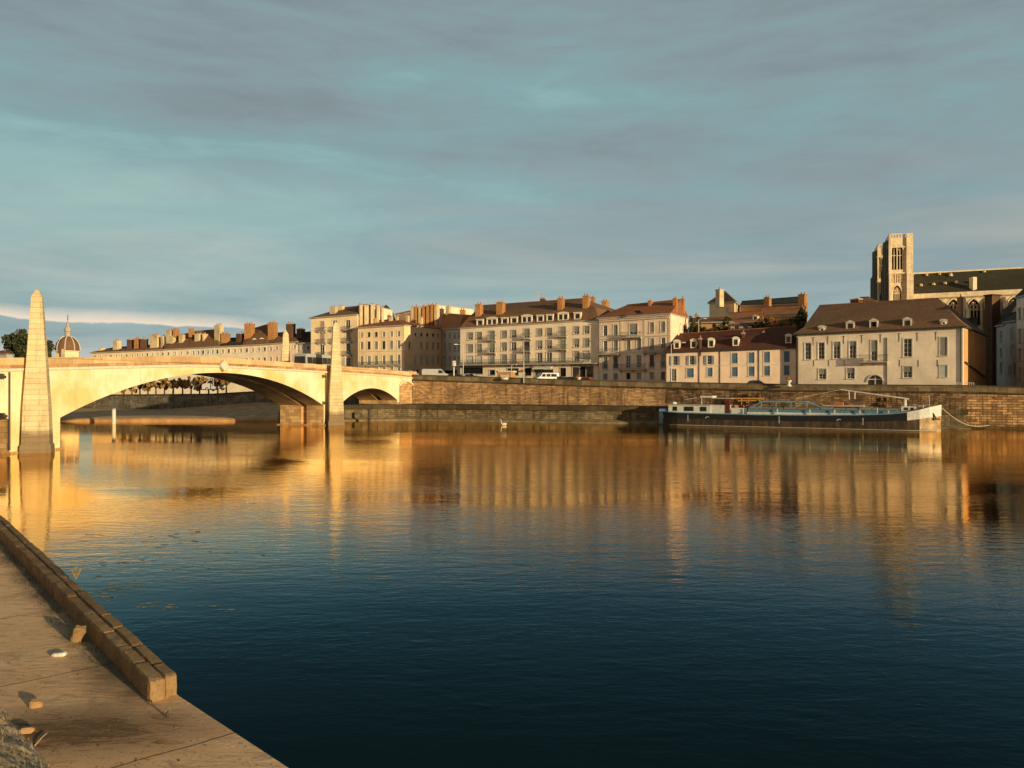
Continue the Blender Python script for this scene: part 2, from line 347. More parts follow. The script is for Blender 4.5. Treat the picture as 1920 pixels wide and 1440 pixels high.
def house(name, label, fac, back, wallmat, cat='building', group=None, extra=(), ridge=None, gables='', roofm='brown', over=.45, brk=None, rev=.2, fascia='trimd', courses=(), trim=None, skipleft=False):
    """fac front; back = 2D vector to the rear; extra = more facades (already placed); ridge = two 3D points; gables 'LR' """
    zb = min(fac.zb); mid = (fac.p0 + fac.p1) / 2
    root = empty(name, (mid.x, mid.y, zb), label, cat, group)
    b = V(back); c = [fac.p0, fac.p1, fac.p1 + b, fac.p0 + b]; zt = [fac.zt[0], fac.zt[1], fac.zt[1], fac.zt[0]]
    mb = MB(); fac.wall(mb, rev)
    for e in extra: e.wall(mb, rev)
    P = lambda i, z: V((c[i].x, c[i].y, z))
    done = [getattr(e, 'side', None) for e in extra]
    for i, j, sd in ((1, 2, 'R'), (2, 3, 'B'), (3, 0, 'L')):
        if sd not in done: mb.poly([P(i, zb), P(j, zb), P(j, zt[j]), P(i, zt[i])])
    if ridge:
        RL, RR = V(ridge[0]), V(ridge[1])
        if 'L' in gables: mb.poly([P(3, zt[3]), P(0, zt[0]), RL - V((0, 0, .12))])
        if 'R' in gables: mb.poly([P(1, zt[1]), P(2, zt[2]), RR - V((0, 0, .12))])
    wl = mb.build('wall', wallmat, root)
    fac.windows(root, trim, rev=rev)
    for e in extra: e.windows(root, trim, rev=rev)
    if courses:
        for cs in courses: mb = MB(); fac.course(mb, *cs); mb.build('string_course', M['trim'], root)
    if ridge:
        cen = sum(c, V((0, 0))) / 4; ud, bn = fac.ud, b.normalized()
        ol = .12 if 'L' in gables else over; orr = .12 if 'R' in gables else over
        E = [c[0] - ud * ol - bn * over, c[1] + ud * orr - bn * over, c[2] + ud * orr + bn * over, c[3] - ud * ol + bn * over]
        E3 = [V((e.x, e.y, zt[i] + .02)) for i, e in enumerate(E)]; T = [e + V((0, 0, .22)) for e in E3]
        mb = MB(); mb.poly(E3[::-1])
        for i in range(4): mb.poly([E3[i], E3[(i + 1) % 4], T[(i + 1) % 4], T[i]])
        mb.build('eave', M[fascia], root)
        mb = MB(); RL = V(ridge[0]); RR = V(ridge[1])
        if 'L' in gables: RL = RL - V((ud.x, ud.y, 0)) * .12
        if 'R' in gables: RR = RR + V((ud.x, ud.y, 0)) * .12
        T = [t_ + V((0, 0, .004)) for t_ in T]; low = T
        if brk:
            ins, dz = brk; U = []
            for i, t_ in enumerate(T):
                tgt = RL if i in (0, 3) else RR
                dirb = V((bn.x, bn.y, 0)) * (1 if i < 2 else -1); diru = V((ud.x, ud.y, 0)) * (1 if i in (0, 3) else -1)
                gl = ('L' in gables and i in (0, 3)) or ('R' in gables and i in (1, 2))
                U.append(t_ + dirb * ins + (diru * ins if not gl else V((0, 0, 0))) + V((0, 0, dz)))
            for i in range(4): mb.poly([T[i], T[(i + 1) % 4], U[(i + 1) % 4], U[i]])
            low = U
        mb.poly([low[0], low[1], RR, RL]); mb.poly([low[1], low[2], RR]); mb.poly([low[2], low[3], RL, RR]); mb.poly([low[3], low[0], RL])
        rf = mb.build('roof', M[roofm], root)
        mb = MB(); mb.tube([RL + V((0, 0, .02)), RR + V((0, 0, .02))], .12, 6)
        mb.build('ridge_tiles', M['rust' if roofm not in ('slate', 'dark') else 'dark'], rf)
        root_roof[root.name] = rf
    return root
root_roof = {}
def chimney(root, px0, px1, yt, yb, d, mat='chim', dep=.9, pots=None, ud=None):
    a, b = G(px0, d), G(px1, d); ud = (b - a).normalized() if ud is None else V(ud); c = (a + b) / 2
    W = (b - a).length; z1, z0 = H(yt, d), H(yb, d); par = root
    ux = V((ud.x, ud.y, 0)); uy = V((-ud.y, ud.x, 0)); o = V((c.x, c.y, 0)); mb = MB()
    k = max(.55, 1 / (abs(ud.x) + .25)); w = W * min(1, k)
    pot_h = min(.55, (z1 - z0) * .2); zc = z1 - pot_h
    mb.box(o, ux, uy, V((0, 0, 1)), -w / 2 + .06, w / 2 - .06, -dep / 2, dep / 2, z0 - 1.2, zc - .22)
    mb.box(o, ux, uy, V((0, 0, 1)), -w / 2, w / 2, -dep / 2 - .07, dep / 2 + .07, zc - .22, zc, 1)
    ch = mb.build('chimney', [M[mat], M['trimd' if mat == 'chimd' else mat]], par)
    n = pots if pots is not None else max(1, int(w / .55)); mb = MB()
    for i in range(n):
        x = -w / 2 + w * (i + .5) / n; mb.tube([o + ux * x + V((0, 0, zc)), o + ux * x + V((0, 0, zc + pot_h * (.75 + .35 * R.random())))], [.15, .11], 7)
    mb.build('chimney_pot', M['pot'], ch)
    return ch
def dormer(root, fac, px, yt, yb, w, inset=1.2, kind='flat', mat='trim', depth=2.6, pane='glass', roofm='dark', oculus=False, double=False):
    """dormer standing on the roof slope, front face set back by inset from the facade"""
    o = fac.o; u0, u1 = fac.u(px - w / 2), fac.u(px + w / 2); dd = fac.d(px) + inset; z1, z0 = H(yt, dd), H(yb, dd); um = (u0 + u1) / 2; s = fac; W = u1 - u0; h = z1 - z0
    mb = MB(); t = W * (.16 if not double else .1); top = z1 - h * .22
    bx = lambda a, b, o0, o1, c, d_, mi=0: s.box(mb, a, b, o0, o1, c, d_, mi)
    bx(u0, u0 + t, -inset - .25, -inset, z0, top); bx(u1 - t, u1, -inset - .25, -inset, z0, top); bx(u0 + t, u1 - t, -inset - .25, -inset, z0, z0 + .15); bx(u0 + t, u1 - t, -inset - .25, -inset, top - .15, top)
    if double: bx(um - t * .6, um + t * .6, -inset - .25, -inset, z0 + .15, top - .15)
    # cheeks
    for a, b in ((u0 + .02, u0 + .1), (u1 - .1, u1 - .02)): bx(a, b, -inset - depth, -inset - .25, z0 - .4, top - .02)
    if kind == 'arch':
        n = 8; pts = [s.pt(um + (W / 2 + .1) * math.cos(math.pi * (1 - i / n)), -inset + .08, top + (z1 - top) * math.sin(math.pi * i / n)) for i in range(n + 1)]
        mb.prism(pts, s.nn * -.4)
    elif kind == 'ped':
        mb.prism([s.pt(u0 - .15, -inset + .1, top), s.pt(u1 + .15, -inset + .1, top), s.pt(um, -inset + .1, z1)], s.nn * -.4)
    else: bx(u0 - .12, u1 + .12, -inset - .3, -inset + .12, top, top + .18)
    dm = mb.build('dormer', M[mat], root)
    mb = MB(); mb.poly([s.pt(u0 + t, -inset - .15, z0 + .15), s.pt(u1 - t, -inset - .15, z0 + .15), s.pt(u1 - t, -inset - .15, top - .15), s.pt(u0 + t, -inset - .15, top - .15)])
    mb.build('pane', M[pane], dm)
    mb = MB(); zc = z1 if kind != 'flat' else top + .2
    if kind == 'flat': mb.poly([s.pt(u0 - .1, -inset - .1, top + .2), s.pt(u1 + .1, -inset - .1, top + .2), s.pt(u1 + .1, -inset - depth - .6, top + .75), s.pt(u0 - .1, -inset - depth - .6, top + .75)])
    else:
        zc = z1 + .03
        mb.poly([s.pt(u0 - .12, -inset - .3, top + .03), s.pt(um, -inset - .3, zc), s.pt(um, -inset - depth - .8, zc), s.pt(u0 - .12, -inset - depth - .8, top + .03)])
        mb.poly([s.pt(u1 + .12, -inset - .3, top + .03), s.pt(um, -inset - .3, zc), s.pt(um, -inset - depth - .8, zc), s.pt(u1 + .12, -inset - depth - .8, top + .03)])
    mb.build('dormer_roof', M[roofm], dm)
    if oculus:
        mb = MB(); c = s.pt(um, -inset + .06, (z0 + top) / 2); r = W * .27
        mb.tube([c + s.ux * math.cos(a) * r + V((0, 0, math.sin(a) * r)) for a in [i * math.pi / 7 for i in range(15)]], .14, 5, 0, False); mb.build('round_frame', M[mat], dm)
    return dm

# ------------------------------------------------------------------ camera, sun, sky
cam = bpy.data.cameras.new('camera'); co = bpy.data.objects.new('camera', cam); col.objects.link(co); sc.camera = co
cam.sensor_width = 36; cam.lens = F / 1920 * 36; cam.clip_start = .1; cam.clip_end = 9000; cam.shift_y = (HY - 720) / 1920
co.location = (0, 0, EYE); co.rotation_euler = (rad(90), 0, 0)
SUN_AZ, SUN_EL = 135.5, 7.8
sd = V((math.sin(rad(SUN_AZ)) * math.cos(rad(SUN_EL)), math.cos(rad(SUN_AZ)) * math.cos(rad(SUN_EL)), math.sin(rad(SUN_EL))))
sl = bpy.data.lights.new('sun', 'SUN'); so = bpy.data.objects.new('sun', sl); col.objects.link(so)
sl.energy = 5.0; sl.angle = rad(.55); sl.color = (1.0, .79, .47); so.rotation_euler = (-sd).to_track_quat('-Z', 'Y').to_euler(); so.location = sd * 60 + V((0, 0, 20))
w = bpy.data.worlds.new('World'); sc.world = w; w.use_nodes = True
nt = w.node_tree; nt.nodes.clear(); N = nt.nodes.new; Lk = nt.links.new
def mth(op, a, b=0.0, c=0.0, clamp=False):
    m = N('ShaderNodeMath'); m.operation = op; m.use_clamp = clamp
    for i, v in enumerate((a, b, c)):
        if hasattr(v, 'links'): Lk(v, m.inputs[i])
        elif i < len(m.inputs): m.inputs[i].default_value = v
    return m.outputs[0]
def wnoise(vec, scale, detail=5, rough=.55, dist=0):
    n = N('ShaderNodeTexNoise'); n.inputs['Scale'].default_value = scale; n.inputs['Detail'].default_value = detail; n.inputs['Roughness'].default_value = rough; n.inputs['Distortion'].default_value = dist; Lk(vec, n.inputs['Vector']); return n.outputs['Fac']
def wramp(f, st):
    r = N('ShaderNodeValToRGB'); e = r.color_ramp.elements
    while len(e) < len(st): e.new(.5)
    for i, (p, c) in enumerate(st): e[i].position = p; e[i].color = (c, c, c, 1) if isinstance(c, (int, float)) else (*c, 1)
    Lk(f, r.inputs[0]); return r.outputs[0]
def wmix(a, b, f):
    m = N('ShaderNodeMix'); m.data_type = 'RGBA'
    for s_, v in ((m.inputs[0], f), (m.inputs[6], a), (m.inputs[7], b)):
        if hasattr(v, 'links'): Lk(v, s_)
        else: s_.default_value = (*v, 1) if isinstance(v, tuple) else v
    return m.outputs[2]
def cmb(x, y, z):
    c = N('ShaderNodeCombineXYZ')
    for i, v in enumerate((x, y, z)):
        if hasattr(v, 'links'): Lk(v, c.inputs[i])
        else: c.inputs[i].default_value = v
    return c.outputs[0]
tc = N('ShaderNodeTexCoord'); sp = N('ShaderNodeSeparateXYZ'); Lk(tc.outputs['Generated'], sp.inputs[0]); X, Y, Z = sp.outputs
hor = mth('SQRT', mth('ADD', mth('MULTIPLY', X, X), mth('MULTIPLY', Y, Y))); el = mth('DIVIDE', Z, mth('MAXIMUM', hor, .01)); az = mth('ARCTAN2', X, Y)
zz = mth('ADD', mth('MAXIMUM', Z, 0.0), .16)
cp = cmb(mth('DIVIDE', X, zz), mth('DIVIDE', Y, zz), 0.0)
mp = N('ShaderNodeMapping'); mp.inputs['Rotation'].default_value = (0, 0, rad(-28)); mp.inputs['Scale'].default_value = (.42, 1.0, 1); mp.inputs['Location'].default_value = (3.1, 1.7, 0); Lk(cp, mp.inputs[0])
n1 = wnoise(mp.outputs[0], .62, 3, .5, .4); n2 = wnoise(mp.outputs[0], 1.5, 8, .55, .35)
# broad streaks that lie nearly level, finer towards the horizon
sv = cmb(mth('MULTIPLY', az, 1.5), mth('MULTIPLY', mth('POWER', mth('MAXIMUM', el, .001), .75), 9.0), 0.0)
n3 = wnoise(sv, 1.3, 6, .58, .6)
n4 = wnoise(cmb(mth('MULTIPLY', az, 6.0), mth('MULTIPLY', el, 20.0), 2.0), 1.6, 7, .62, .5)
dens = mth('ADD', mth('ADD', mth('MULTIPLY', n1, .58), mth('MULTIPLY', n2, .24)), mth('ADD', mth('MULTIPLY', n3, .36), mth('MULTIPLY', n4, .17)))
dens = mth('ADD', dens, mth('MULTIPLY', az, .09))
dens = mth('ADD', dens, mth('MULTIPLY', mth('SUBTRACT', el, .25), .16))
TEAL, TEALD, GREY, GREYD = lin((132, 167, 165)), lin((120, 150, 153)), lin((121, 137, 141)), lin((110, 120, 124))
c = wramp(dens, [(.56, TEAL), (.645, TEALD), (.74, GREY), (.85, GREYD)])
low = wramp(el, [(.03, 1), (.30, 0)])
c = wmix(c, wramp(n3, [(.34, lin((124, 139, 144))), (.5, lin((148, 161, 161))), (.66, lin((180, 183, 174)))]), mth('MULTIPLY', low, .9))
# bright cream gap above the far cloud bank, towards the bridge
wob = wnoise(cmb(mth('MULTIPLY', az, 5.0), mth('MULTIPLY', el, 6.0), 4.0), 1.0, 6, .6)
line = mth('ADD', mth('MULTIPLY', mth('ADD', az, .58), -.052), .083)
dl = mth('SUBTRACT', mth('ADD', el, mth('MULTIPLY', mth('SUBTRACT', wob, .5), .035)), line)
band = mth('MULTIPLY', wramp(mth('ADD', mth('MULTIPLY', dl, 20.0), .5), [(.38, 0), (.42, 1), (.55, .6), (.72, 0)]), wramp(mth('ADD', mth('MULTIPLY', az, 1.0), 1.0), [(.60, 1), (.82, 0)]))
under = mth('MULTIPLY', wramp(mth('ADD', mth('MULTIPLY', el, 10.0), 0.0), [(0, .9), (.55, 0)]), wramp(mth('ADD', az, 1.0), [(.45, 1), (.95, .35)]))
c = wmix(c, lin((214, 196, 180)), mth('MULTIPLY', under, .7)); c = wmix(c, lin((216, 200, 180)), band)
# unseen sky behind the camera, warmed and darkened overhead to tone the ambient light
c = wmix(c, lin((52, 72, 88)), wramp(el, [(.55, 0), (.95, .75)]))
c = wmix(c, wramp(el, [(0, lin((196, 150, 112))), (.25, lin((142, 124, 112))), (.9, lin((70, 82, 92)))]), wramp(mth('ADD', mth('MULTIPLY', Y, -.5), .5), [(.52, 0), (.72, .9)]))
sky = N('ShaderNodeTexSky'); sky.sky_type = 'NISHITA'; sky.sun_disc = False; sky.sun_elevation = rad(SUN_EL); sky.sun_rotation = rad(SUN_AZ); sky.dust_density = 2
b1 = N('ShaderNodeBackground'); b1.inputs[1].default_value = .06; Lk(sky.outputs[0], b1.inputs[0])
b2 = N('ShaderNodeBackground'); b2.inputs[1].default_value = 1.34; Lk(c, b2.inputs[0])
ms = N('ShaderNodeMixShader'); ms.inputs[0].default_value = .93; Lk(b1.outputs[0], ms.inputs[1]); Lk(b2.outputs[0], ms.inputs[2])
wo = N('ShaderNodeOutputWorld'); Lk(ms.outputs[0], wo.inputs[0])
sc.view_settings.view_transform = 'Standard'; sc.view_settings.look = 'None'; sc.view_settings.exposure = 0

# ------------------------------------------------------------------ water
def water_m():
    t = NT('river_water'); P = t.geo.outputs['Position']
    a = t.noise(t.pos((.55, 1.25, 1), rot=(0, 0, rad(-14))), 2.6, 4, .55, .3)
    b = t.noise(t.pos((.5, 1.5, 1), rot=(0, 0, rad(9))), .75, 3, .5, .3)
    f = t.noise(t.pos((.8, 1.2, 1)), 7.0, 2, .5)
    calm = t.ramp(t.noise(t.pos((.35, 1, 1)), .05, 3, .5), [(.40, .22), (.58, 1.0)])
    y = t.sep(P)
    # sheltered water beside the bridge and under its arches
    sh = t.math('ADD', t.math('MULTIPLY', y[0], .0135), t.math('ADD', 1.02, t.math('MULTIPLY', y[1], -.0022)))
    sh = t.ramp(sh, [(.15, .16), (.62, 1.0)])
    amp = t.math('MULTIPLY', calm, sh)
    h = t.math('ADD', t.math('ADD', t.math('MULTIPLY', a, 1.0), t.math('MULTIPLY', b, 1.3)), t.math('MULTIPLY', f, .22))
    h = t.math('MULTIPLY', h, amp)
    nor = t.bump(h, 1.0, .0175)
    m = t.out((.004, .012, .014), .5, nor, 0)
    gl = t.n.new('ShaderNodeBsdfGlossy'); gl.inputs['Roughness'].default_value = .03; t.l.new(nor, gl.inputs['Normal'])
    fr = t.n.new('ShaderNodeFresnel'); fr.inputs['IOR'].default_value = 1.34; t.l.new(nor, fr.inputs['Normal'])
    mx = t.n.new('ShaderNodeMixShader'); t.l.new(t.ramp(fr.outputs[0], [(.02, .015), (.10, .035), (.19, .12), (.26, .30), (.33, .58), (.42, .80), (.55, .92), (.9, .98)]), mx.inputs[0]); t.l.new(t.ramp(fr.outputs[0], [(.03, (.25, .52, .60)), (.2, (.34, .66, .86)), (.31, (.75, .74, .66)), (.42, (1, .76, .46)), (.8, (1, .80, .52))]), gl.inputs['Color']); t.l.new(t.b.outputs[0], mx.inputs[1]); t.l.new(gl.outputs[0], mx.inputs[2])
    t.l.new(mx.outputs[0], t.n['Material Output'].inputs['Surface'])
    return m
mb = MB(); mb.poly([(-700, -80, 0), (500, -80, 0), (500, 420, 0), (-700, 420, 0)]); tag(mb.build('river_water', water_m()), kind='structure')

# ------------------------------------------------------------------ far bank: levels, walls
LOW = [(-150, 136), (-78, 134.5), (-40, 134.5), (-30.5, 137), (-17.4, 140), (-1.9, 134.5), (12.5, 129.5), (24.7, 127), (48, 117.5), (66, 112.2)]
UP = [(-150, 178, 4.3), (-95, 168, 4.2), (-60, 154, 4.6), (-42, 151.5, 5.6), (-30, 150.5, 7.0), (-19, 148.6, 8.34), (-3, 143.5, 7.82), (12, 137, 7.25), (26, 131.5, 6.86), (44.5, 121.5, 6.47), (66, 112.3, 6.32), (73, 109.2, 6.08), (110, 92, 6.0), (170, 60, 6.0)]   # x, y, parapet top
WT = 3.0
def strip(mb, pts, z0, z1, mi=0, off0=0, off1=0):
    for i in range(len(pts) - 1):
        a, b = V(pts[i][:2]), V(pts[i + 1][:2]); za = z0 if not callable(z0) else z0(i); zb_ = z0 if not callable(z0) else z0(i + 1); zc = z1 if not callable(z1) else z1(i); zd = z1 if not callable(z1) else z1(i + 1)
        mb.poly([(a.x, a.y - off0, za), (b.x, b.y - off0, zb_), (b.x, b.y - off1, zd), (a.x, a.y - off1, zc)], mi)
def flat(mb, pts, za, zb_, y0, y1, mi=0):
    """a band following the wall line: from y offset y0 to y1 towards the river, with top/bottom heights given per point"""
    for i in range(len(pts) - 1):
        a, b = V(pts[i][:2]), V(pts[i + 1][:2]); f = lambda v_, j: v_ if not callable(v_) else v_(j)
        P = lambda p, o, z: V((p.x, p.y - o, z))
        q = [P(a, y0, f(za, i)), P(b, y0, f(za, i + 1)), P(b, y1, f(za, i + 1)), P(a, y1, f(za, i)), P(a, y0, f(zb_, i)), P(b, y0, f(zb_, i + 1)), P(b, y1, f(zb_, i + 1)), P(a, y1, f(zb_, i))]
        fs = [(0, 1, 2, 3), (7, 6, 5, 4), (3, 2, 6, 7), (0, 4, 5, 1)]
        if i == 0: fs.append((0, 3, 7, 4))
        if i == len(pts) - 2: fs.append((1, 5, 6, 2))
        mb.mesh(q, fs, mi)
def zt_(k): return lambda i: k[i][2]
# low quay (towpath) of the visible town bank
LQ = LOW[3:]
r = empty('low_quay_wall', (0, 133, 0), 'low stone quay wall along the far waterline with overhanging dark ledge', 'quay wall')
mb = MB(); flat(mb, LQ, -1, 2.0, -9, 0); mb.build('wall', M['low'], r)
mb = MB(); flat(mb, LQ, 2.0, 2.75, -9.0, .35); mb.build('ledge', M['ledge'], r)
mb = MB(); 
for i in range(len(LQ) - 1):
    a, b = LQ[i], LQ[i + 1]; mb.mesh([(a[0], a[1] - .005, .45), (b[0], b[1] - .005, .45), (b[0], b[1] - 1.1, .16), (a[0], a[1] - 1.1, .16), (b[0], b[1] - 1.1, -1), (a[0], a[1] - 1.1, -1)], [(0, 1, 2, 3), (3, 2, 4, 5)])
mb.build('apron', M['apron'], r)
# upper quay wall, right of the bridge
U1 = UP[5:]
top = zt_(U1)
r = empty('upper_quay_wall', (20, 134, 2.7), 'tall sunlit stone retaining wall of the far quay with a mossy parapet', 'quay wall')
mb = MB(); flat(mb, U1[:4], -1, lambda i: top(i) - 1.15, -1.2, 0); mb.build('wall', M['wall'], r)
M['wallm'] = masonry('mossy_quay_stone', (.20, .13, .065), (.34, .21, .11), .8, .3, .03, 1.0, (.05, .042, .02), 2.0, .4, .95, .6, 1.3)
mb = MB(); flat(mb, U1[3:6], -1, lambda i: top(i + 3) - 1.15, -1.2, 0); mb.build('wall', M['wallm'], r)
mb = MB(); flat(mb, U1[5:], -1, lambda i: top(i + 5) - 1.15, -1.2, 0); mb.build('wall', M['wall2'], r)
mb = MB(); flat(mb, U1, lambda i: top(i) - .95, lambda i: top(i) - .14, -.45, .06); mb.build('parapet', M['cap'], r)
mb = MB(); flat(mb, U1, lambda i: top(i) - .14, lambda i: top(i), -.52, .13); mb.build('coping', M['ledge'], r)
mb = MB(); flat(mb, U1, lambda i: top(i) - 1.15, lambda i: top(i) - .95, -.5, .28); mb.build('string_course', M['ledge'], r)
mb = MB()
for px in (1106, 1183, 1200, 1350, 1476, 1560, 1690):      # pilaster-like repairs and drain stains built as shallow buttresses
    pass
# quay wall beyond the bridge
U0 = UP[:6]; top0 = zt_(U0)
r = empty('upstream_quay_wall', (-70, 158, 1), 'grey stained quay wall under the main arch below the trees', 'quay wall')
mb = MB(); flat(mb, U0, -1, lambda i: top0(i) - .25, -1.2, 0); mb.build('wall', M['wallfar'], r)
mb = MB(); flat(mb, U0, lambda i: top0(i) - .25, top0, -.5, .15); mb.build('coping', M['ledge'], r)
mb = MB()
for i in range(3):
    a, b, c_, d_ = LOW[i], LOW[i + 1], U0[i + 1], U0[i]
    n = 14
    for k in range(n):
        A = V(a).lerp(V(b), k / n); B = V(a).lerp(V(b), (k + 1) / n); D = V(d_[:2]).lerp(V(c_[:2]), k / n); C = V(d_[:2]).lerp(V(c_[:2]), (k + 1) / n)
        def hz(p): return 1.3 + 1.6 * max(0, min(1, (p.x + 72) / 22))
        L0 = [(A.x, A.y, .55), (B.x, B.y, .55), (B.x, B.y + 3.2, .75), (A.x, A.y + 3.2, .75), (C.x, C.y - .02, hz(C)), (D.x, D.y - .02, hz(D)), (A.x, A.y - .5, .3), (B.x, B.y - .5, .3), (B.x, B.y - .5, -1), (A.x, A.y - .5, -1)]
        mb.mesh(L0, [(0, 1, 2, 3), (3, 2, 4, 5), (6, 7, 1, 0), (9, 8, 7, 6)])
tag(mb.build('sloping_bank', plain('bank_earth', (.62, .36, .16), .95, .6, scale=.6)), kind='structure')
# ground of the far bank: one sheet from the walls to the horizon
mb = MB(); n = 5
for i in range(len(UP) - 1):
    a, b = UP[i], UP[i + 1]
    def q(p, k, dy): return (p[0] * (1 + k), p[1] + dy, p[2] - .95)
    lv = [(0, .3), (.18, 34), (1.5, 400), (12, 6000)]
    for (k0, y0), (k1, y1) in zip(lv[:-1], lv[1:]): mb.poly([q(a, k0, y0), q(b, k0, y0), q(b, k1, y1), q(a, k1, y1)])
tag(mb.build('quay_road', M['road']), kind='structure')
def road_z(x):
    for a, b in zip(UP[:-1], UP[1:]):
        if a[0] <= x <= b[0]: return a[2] + (b[2] - a[2]) * (x - a[0]) / (b[0] - a[0]) - .95
    return 5.05
# pavement strip behind the parapet with a kerb step
mb = MB()
for i in range(len(U1) - 2):
    a, b = U1[i], U1[i + 1]
    mb.mesh([(p[0], p[1] + dy, p[2] - .95 + dz) for p in (a, b) for dy, dz in ((.46, .13), (2.4, .13), (2.4, -.02))], [(0, 3, 4, 1), (1, 4, 5, 2)])
tag(mb.build('pavement', M['pave']), kind='structure')

# ------------------------------------------------------------------ bridge
B0 = V((-44.4, 76, 0)); BT = V((.327, .945, 0)); BN = V((.945, -.327, 0))     # along the river face, and out of it
def bp(t, o, z): return B0 + BT * t + BN * o + V((0, 0, z))
DK = [(-60, 7.3), (-30, 8.1), (-6.2, 8.77), (5, 9.25), (17, 9.73), (23, 9.77), (30, 9.69), (48.5, 9.41), (60, 9.22), (70, 9.03), (77.2, 8.74)]
def deck(t):
    for a, b in zip(DK[:-1], DK[1:]):
        if a[0] <= t <= b[0]:
            return a[1] + (b[1] - a[1]) * (t - a[0]) / (b[0] - a[0])
    return DK[-1][1] if t > 77 else DK[0][1]
def arc(t, t0, t1, z0, z1):
    h, c_ = (t1 - t0) / 2, z1 - z0; rr = (h * h + c_ * c_) / (2 * c_); m = (t0 + t1) / 2
    return z1 - rr + math.sqrt(max(0, rr * rr - (t - m) ** 2))
br = empty('arched_stone_bridge', (-36, 98, 0), 'pale stone road bridge with low arches, orange parapet and tapering obelisks', 'bridge')
WID = 8.0; PH = 1.0
mb = MB()
segs = [(-60, -24.6, None), (-24.6, -5.3, (3.1, 6.0)), (-5.3, 0, None), (0, 46.5, (3.1, 7.86)), (46.5, 51.9, None), (51.9, 70.9, (3.5, 5.75)), (70.9, 77.2, None)]

for t0, t1, ar in segs:
    sof = MB()
    n = 40 if ar and t1 - t0 > 30 else (24 if ar else 4)
    for i in range(n):
        a, b = t0 + (t1 - t0) * i / n, t0 + (t1 - t0) * (i + 1) / n
        za, zb = (arc(a, t0, t1, *ar), arc(b, t0, t1, *ar)) if ar else (3.1, 3.1)
        for o_, nn in ((0, 0), (-WID, 1)): mb.poly([bp(a, o_, za), bp(b, o_, zb), bp(b, o_, deck(b) - PH), bp(a, o_, deck(a) - PH)])
        if ar:
            # two barrels with a deep groove between
            sof.poly([bp(a, 0, za), bp(b, 0, zb), bp(b, -3.1, zb), bp(a, -3.1, za)]); sof.poly([bp(a, -4.1, za), bp(b, -4.1, zb), bp(b, -WID, zb), bp(a, -WID, za)])
            sof.poly([bp(a, -3.1, za), bp(b, -3.1, zb), bp(b, -3.1, zb + .7), bp(a, -3.1, za + .7)]); sof.poly([bp(a, -4.1, za), bp(b, -4.1, zb), bp(b, -4.1, zb + .7), bp(a, -4.1, za + .7)]); sof.poly([bp(a, -3.1, za + .7), bp(b, -3.1, zb + .7), bp(b, -4.1, zb + .7), bp(a, -4.1, za + .7)])
    if ar: sof.build('arch_vault', M['soffit'], br)
mb.build('spandrel_wall', M['bridge'], br)
# piers
def pbox(mb, t0, t1, o0, o1, z0, z1, mi=0): mb.box(B0, BT, BN, V((0, 0, 1)), t0, t1, o0, o1, z0, z1, mi)
for t0, t1 in ((-5.3, 0), (46.5, 51.9)):
    mb = MB(); pbox(mb, t0, t1, -3.1, -.02, -1, 3.1, 0); pbox(mb, t0, t1, -WID + .02, -4.1, -1, 3.1); pbox(mb, t0 + .4, t1 - .4, -4.1, -3.1, -1, 3.6)
    mb.build('pier', M['pier'], br)
    mb = MB(); pbox(mb, t0 + .01, t1 - .01, -.019, .004, .0, 3.1); mb.build('pier_face', M['bridge'], br)
    mb = MB(); pbox(mb, t0 - .15, t1 + .15, -WID - .5, .35, -1, .16); mb.build('pier_footing', M['pier'], br)
mb = MB(); pbox(mb, 70.9, 77.2, -WID, -.03, -1, 3.5); mb.build('abutment', M['pier'], br)
mb = MB(); pbox(mb, -60, -24.6, -WID, -.03, -1, 3.1); mb.build('abutment', M['pier'], br)
def along(mb, t0, t1, o0, o1, dz0, dz1, mi=0):
    ks = [t0] + [k[0] for k in DK if t0 < k[0] < t1] + [t1]
    q = []
    for t in ks: q += [bp(t, o0, deck(t) + dz0), bp(t, o1, deck(t) + dz0), bp(t, o1, deck(t) + dz1), bp(t, o0, deck(t) + dz1)]
    f = []
    for i in range(len(ks) - 1):
        for k in range(4): f.append((i * 4 + k, i * 4 + (k + 1) % 4, i * 4 + 4 + (k + 1) % 4, i * 4 + 4 + k))
    f += [(0, 1, 2, 3), tuple(len(q) - 4 + k for k in (3, 2, 1, 0))]; mb.mesh(q, f, mi)
for o0, o1 in ((-.42, .02), (-WID - .02, -WID + .42)):
    mb = MB(); along(mb, -60, 77.2, o0, o1, -.66, 0); mb.build('parapet', M['para'], br)
    mb = MB(); along(mb, -60, 77.2, o0 - .03, o1 + .05, -PH, -.66); mb.build('parapet_base', M['parad'], br)
for o0, o1 in ((.003, .22), (-WID - .22, -WID - .003)):
    mb = MB(); along(mb, -60, 77.2, o0, o1, -PH - .24, -PH); mb.build('cornice', M['corn'], br)
mb = MB(); along(mb, -60, 77.2, -WID + .45, -.45, -PH - .4, -PH - .02); mb.build('deck', M['road'], br)
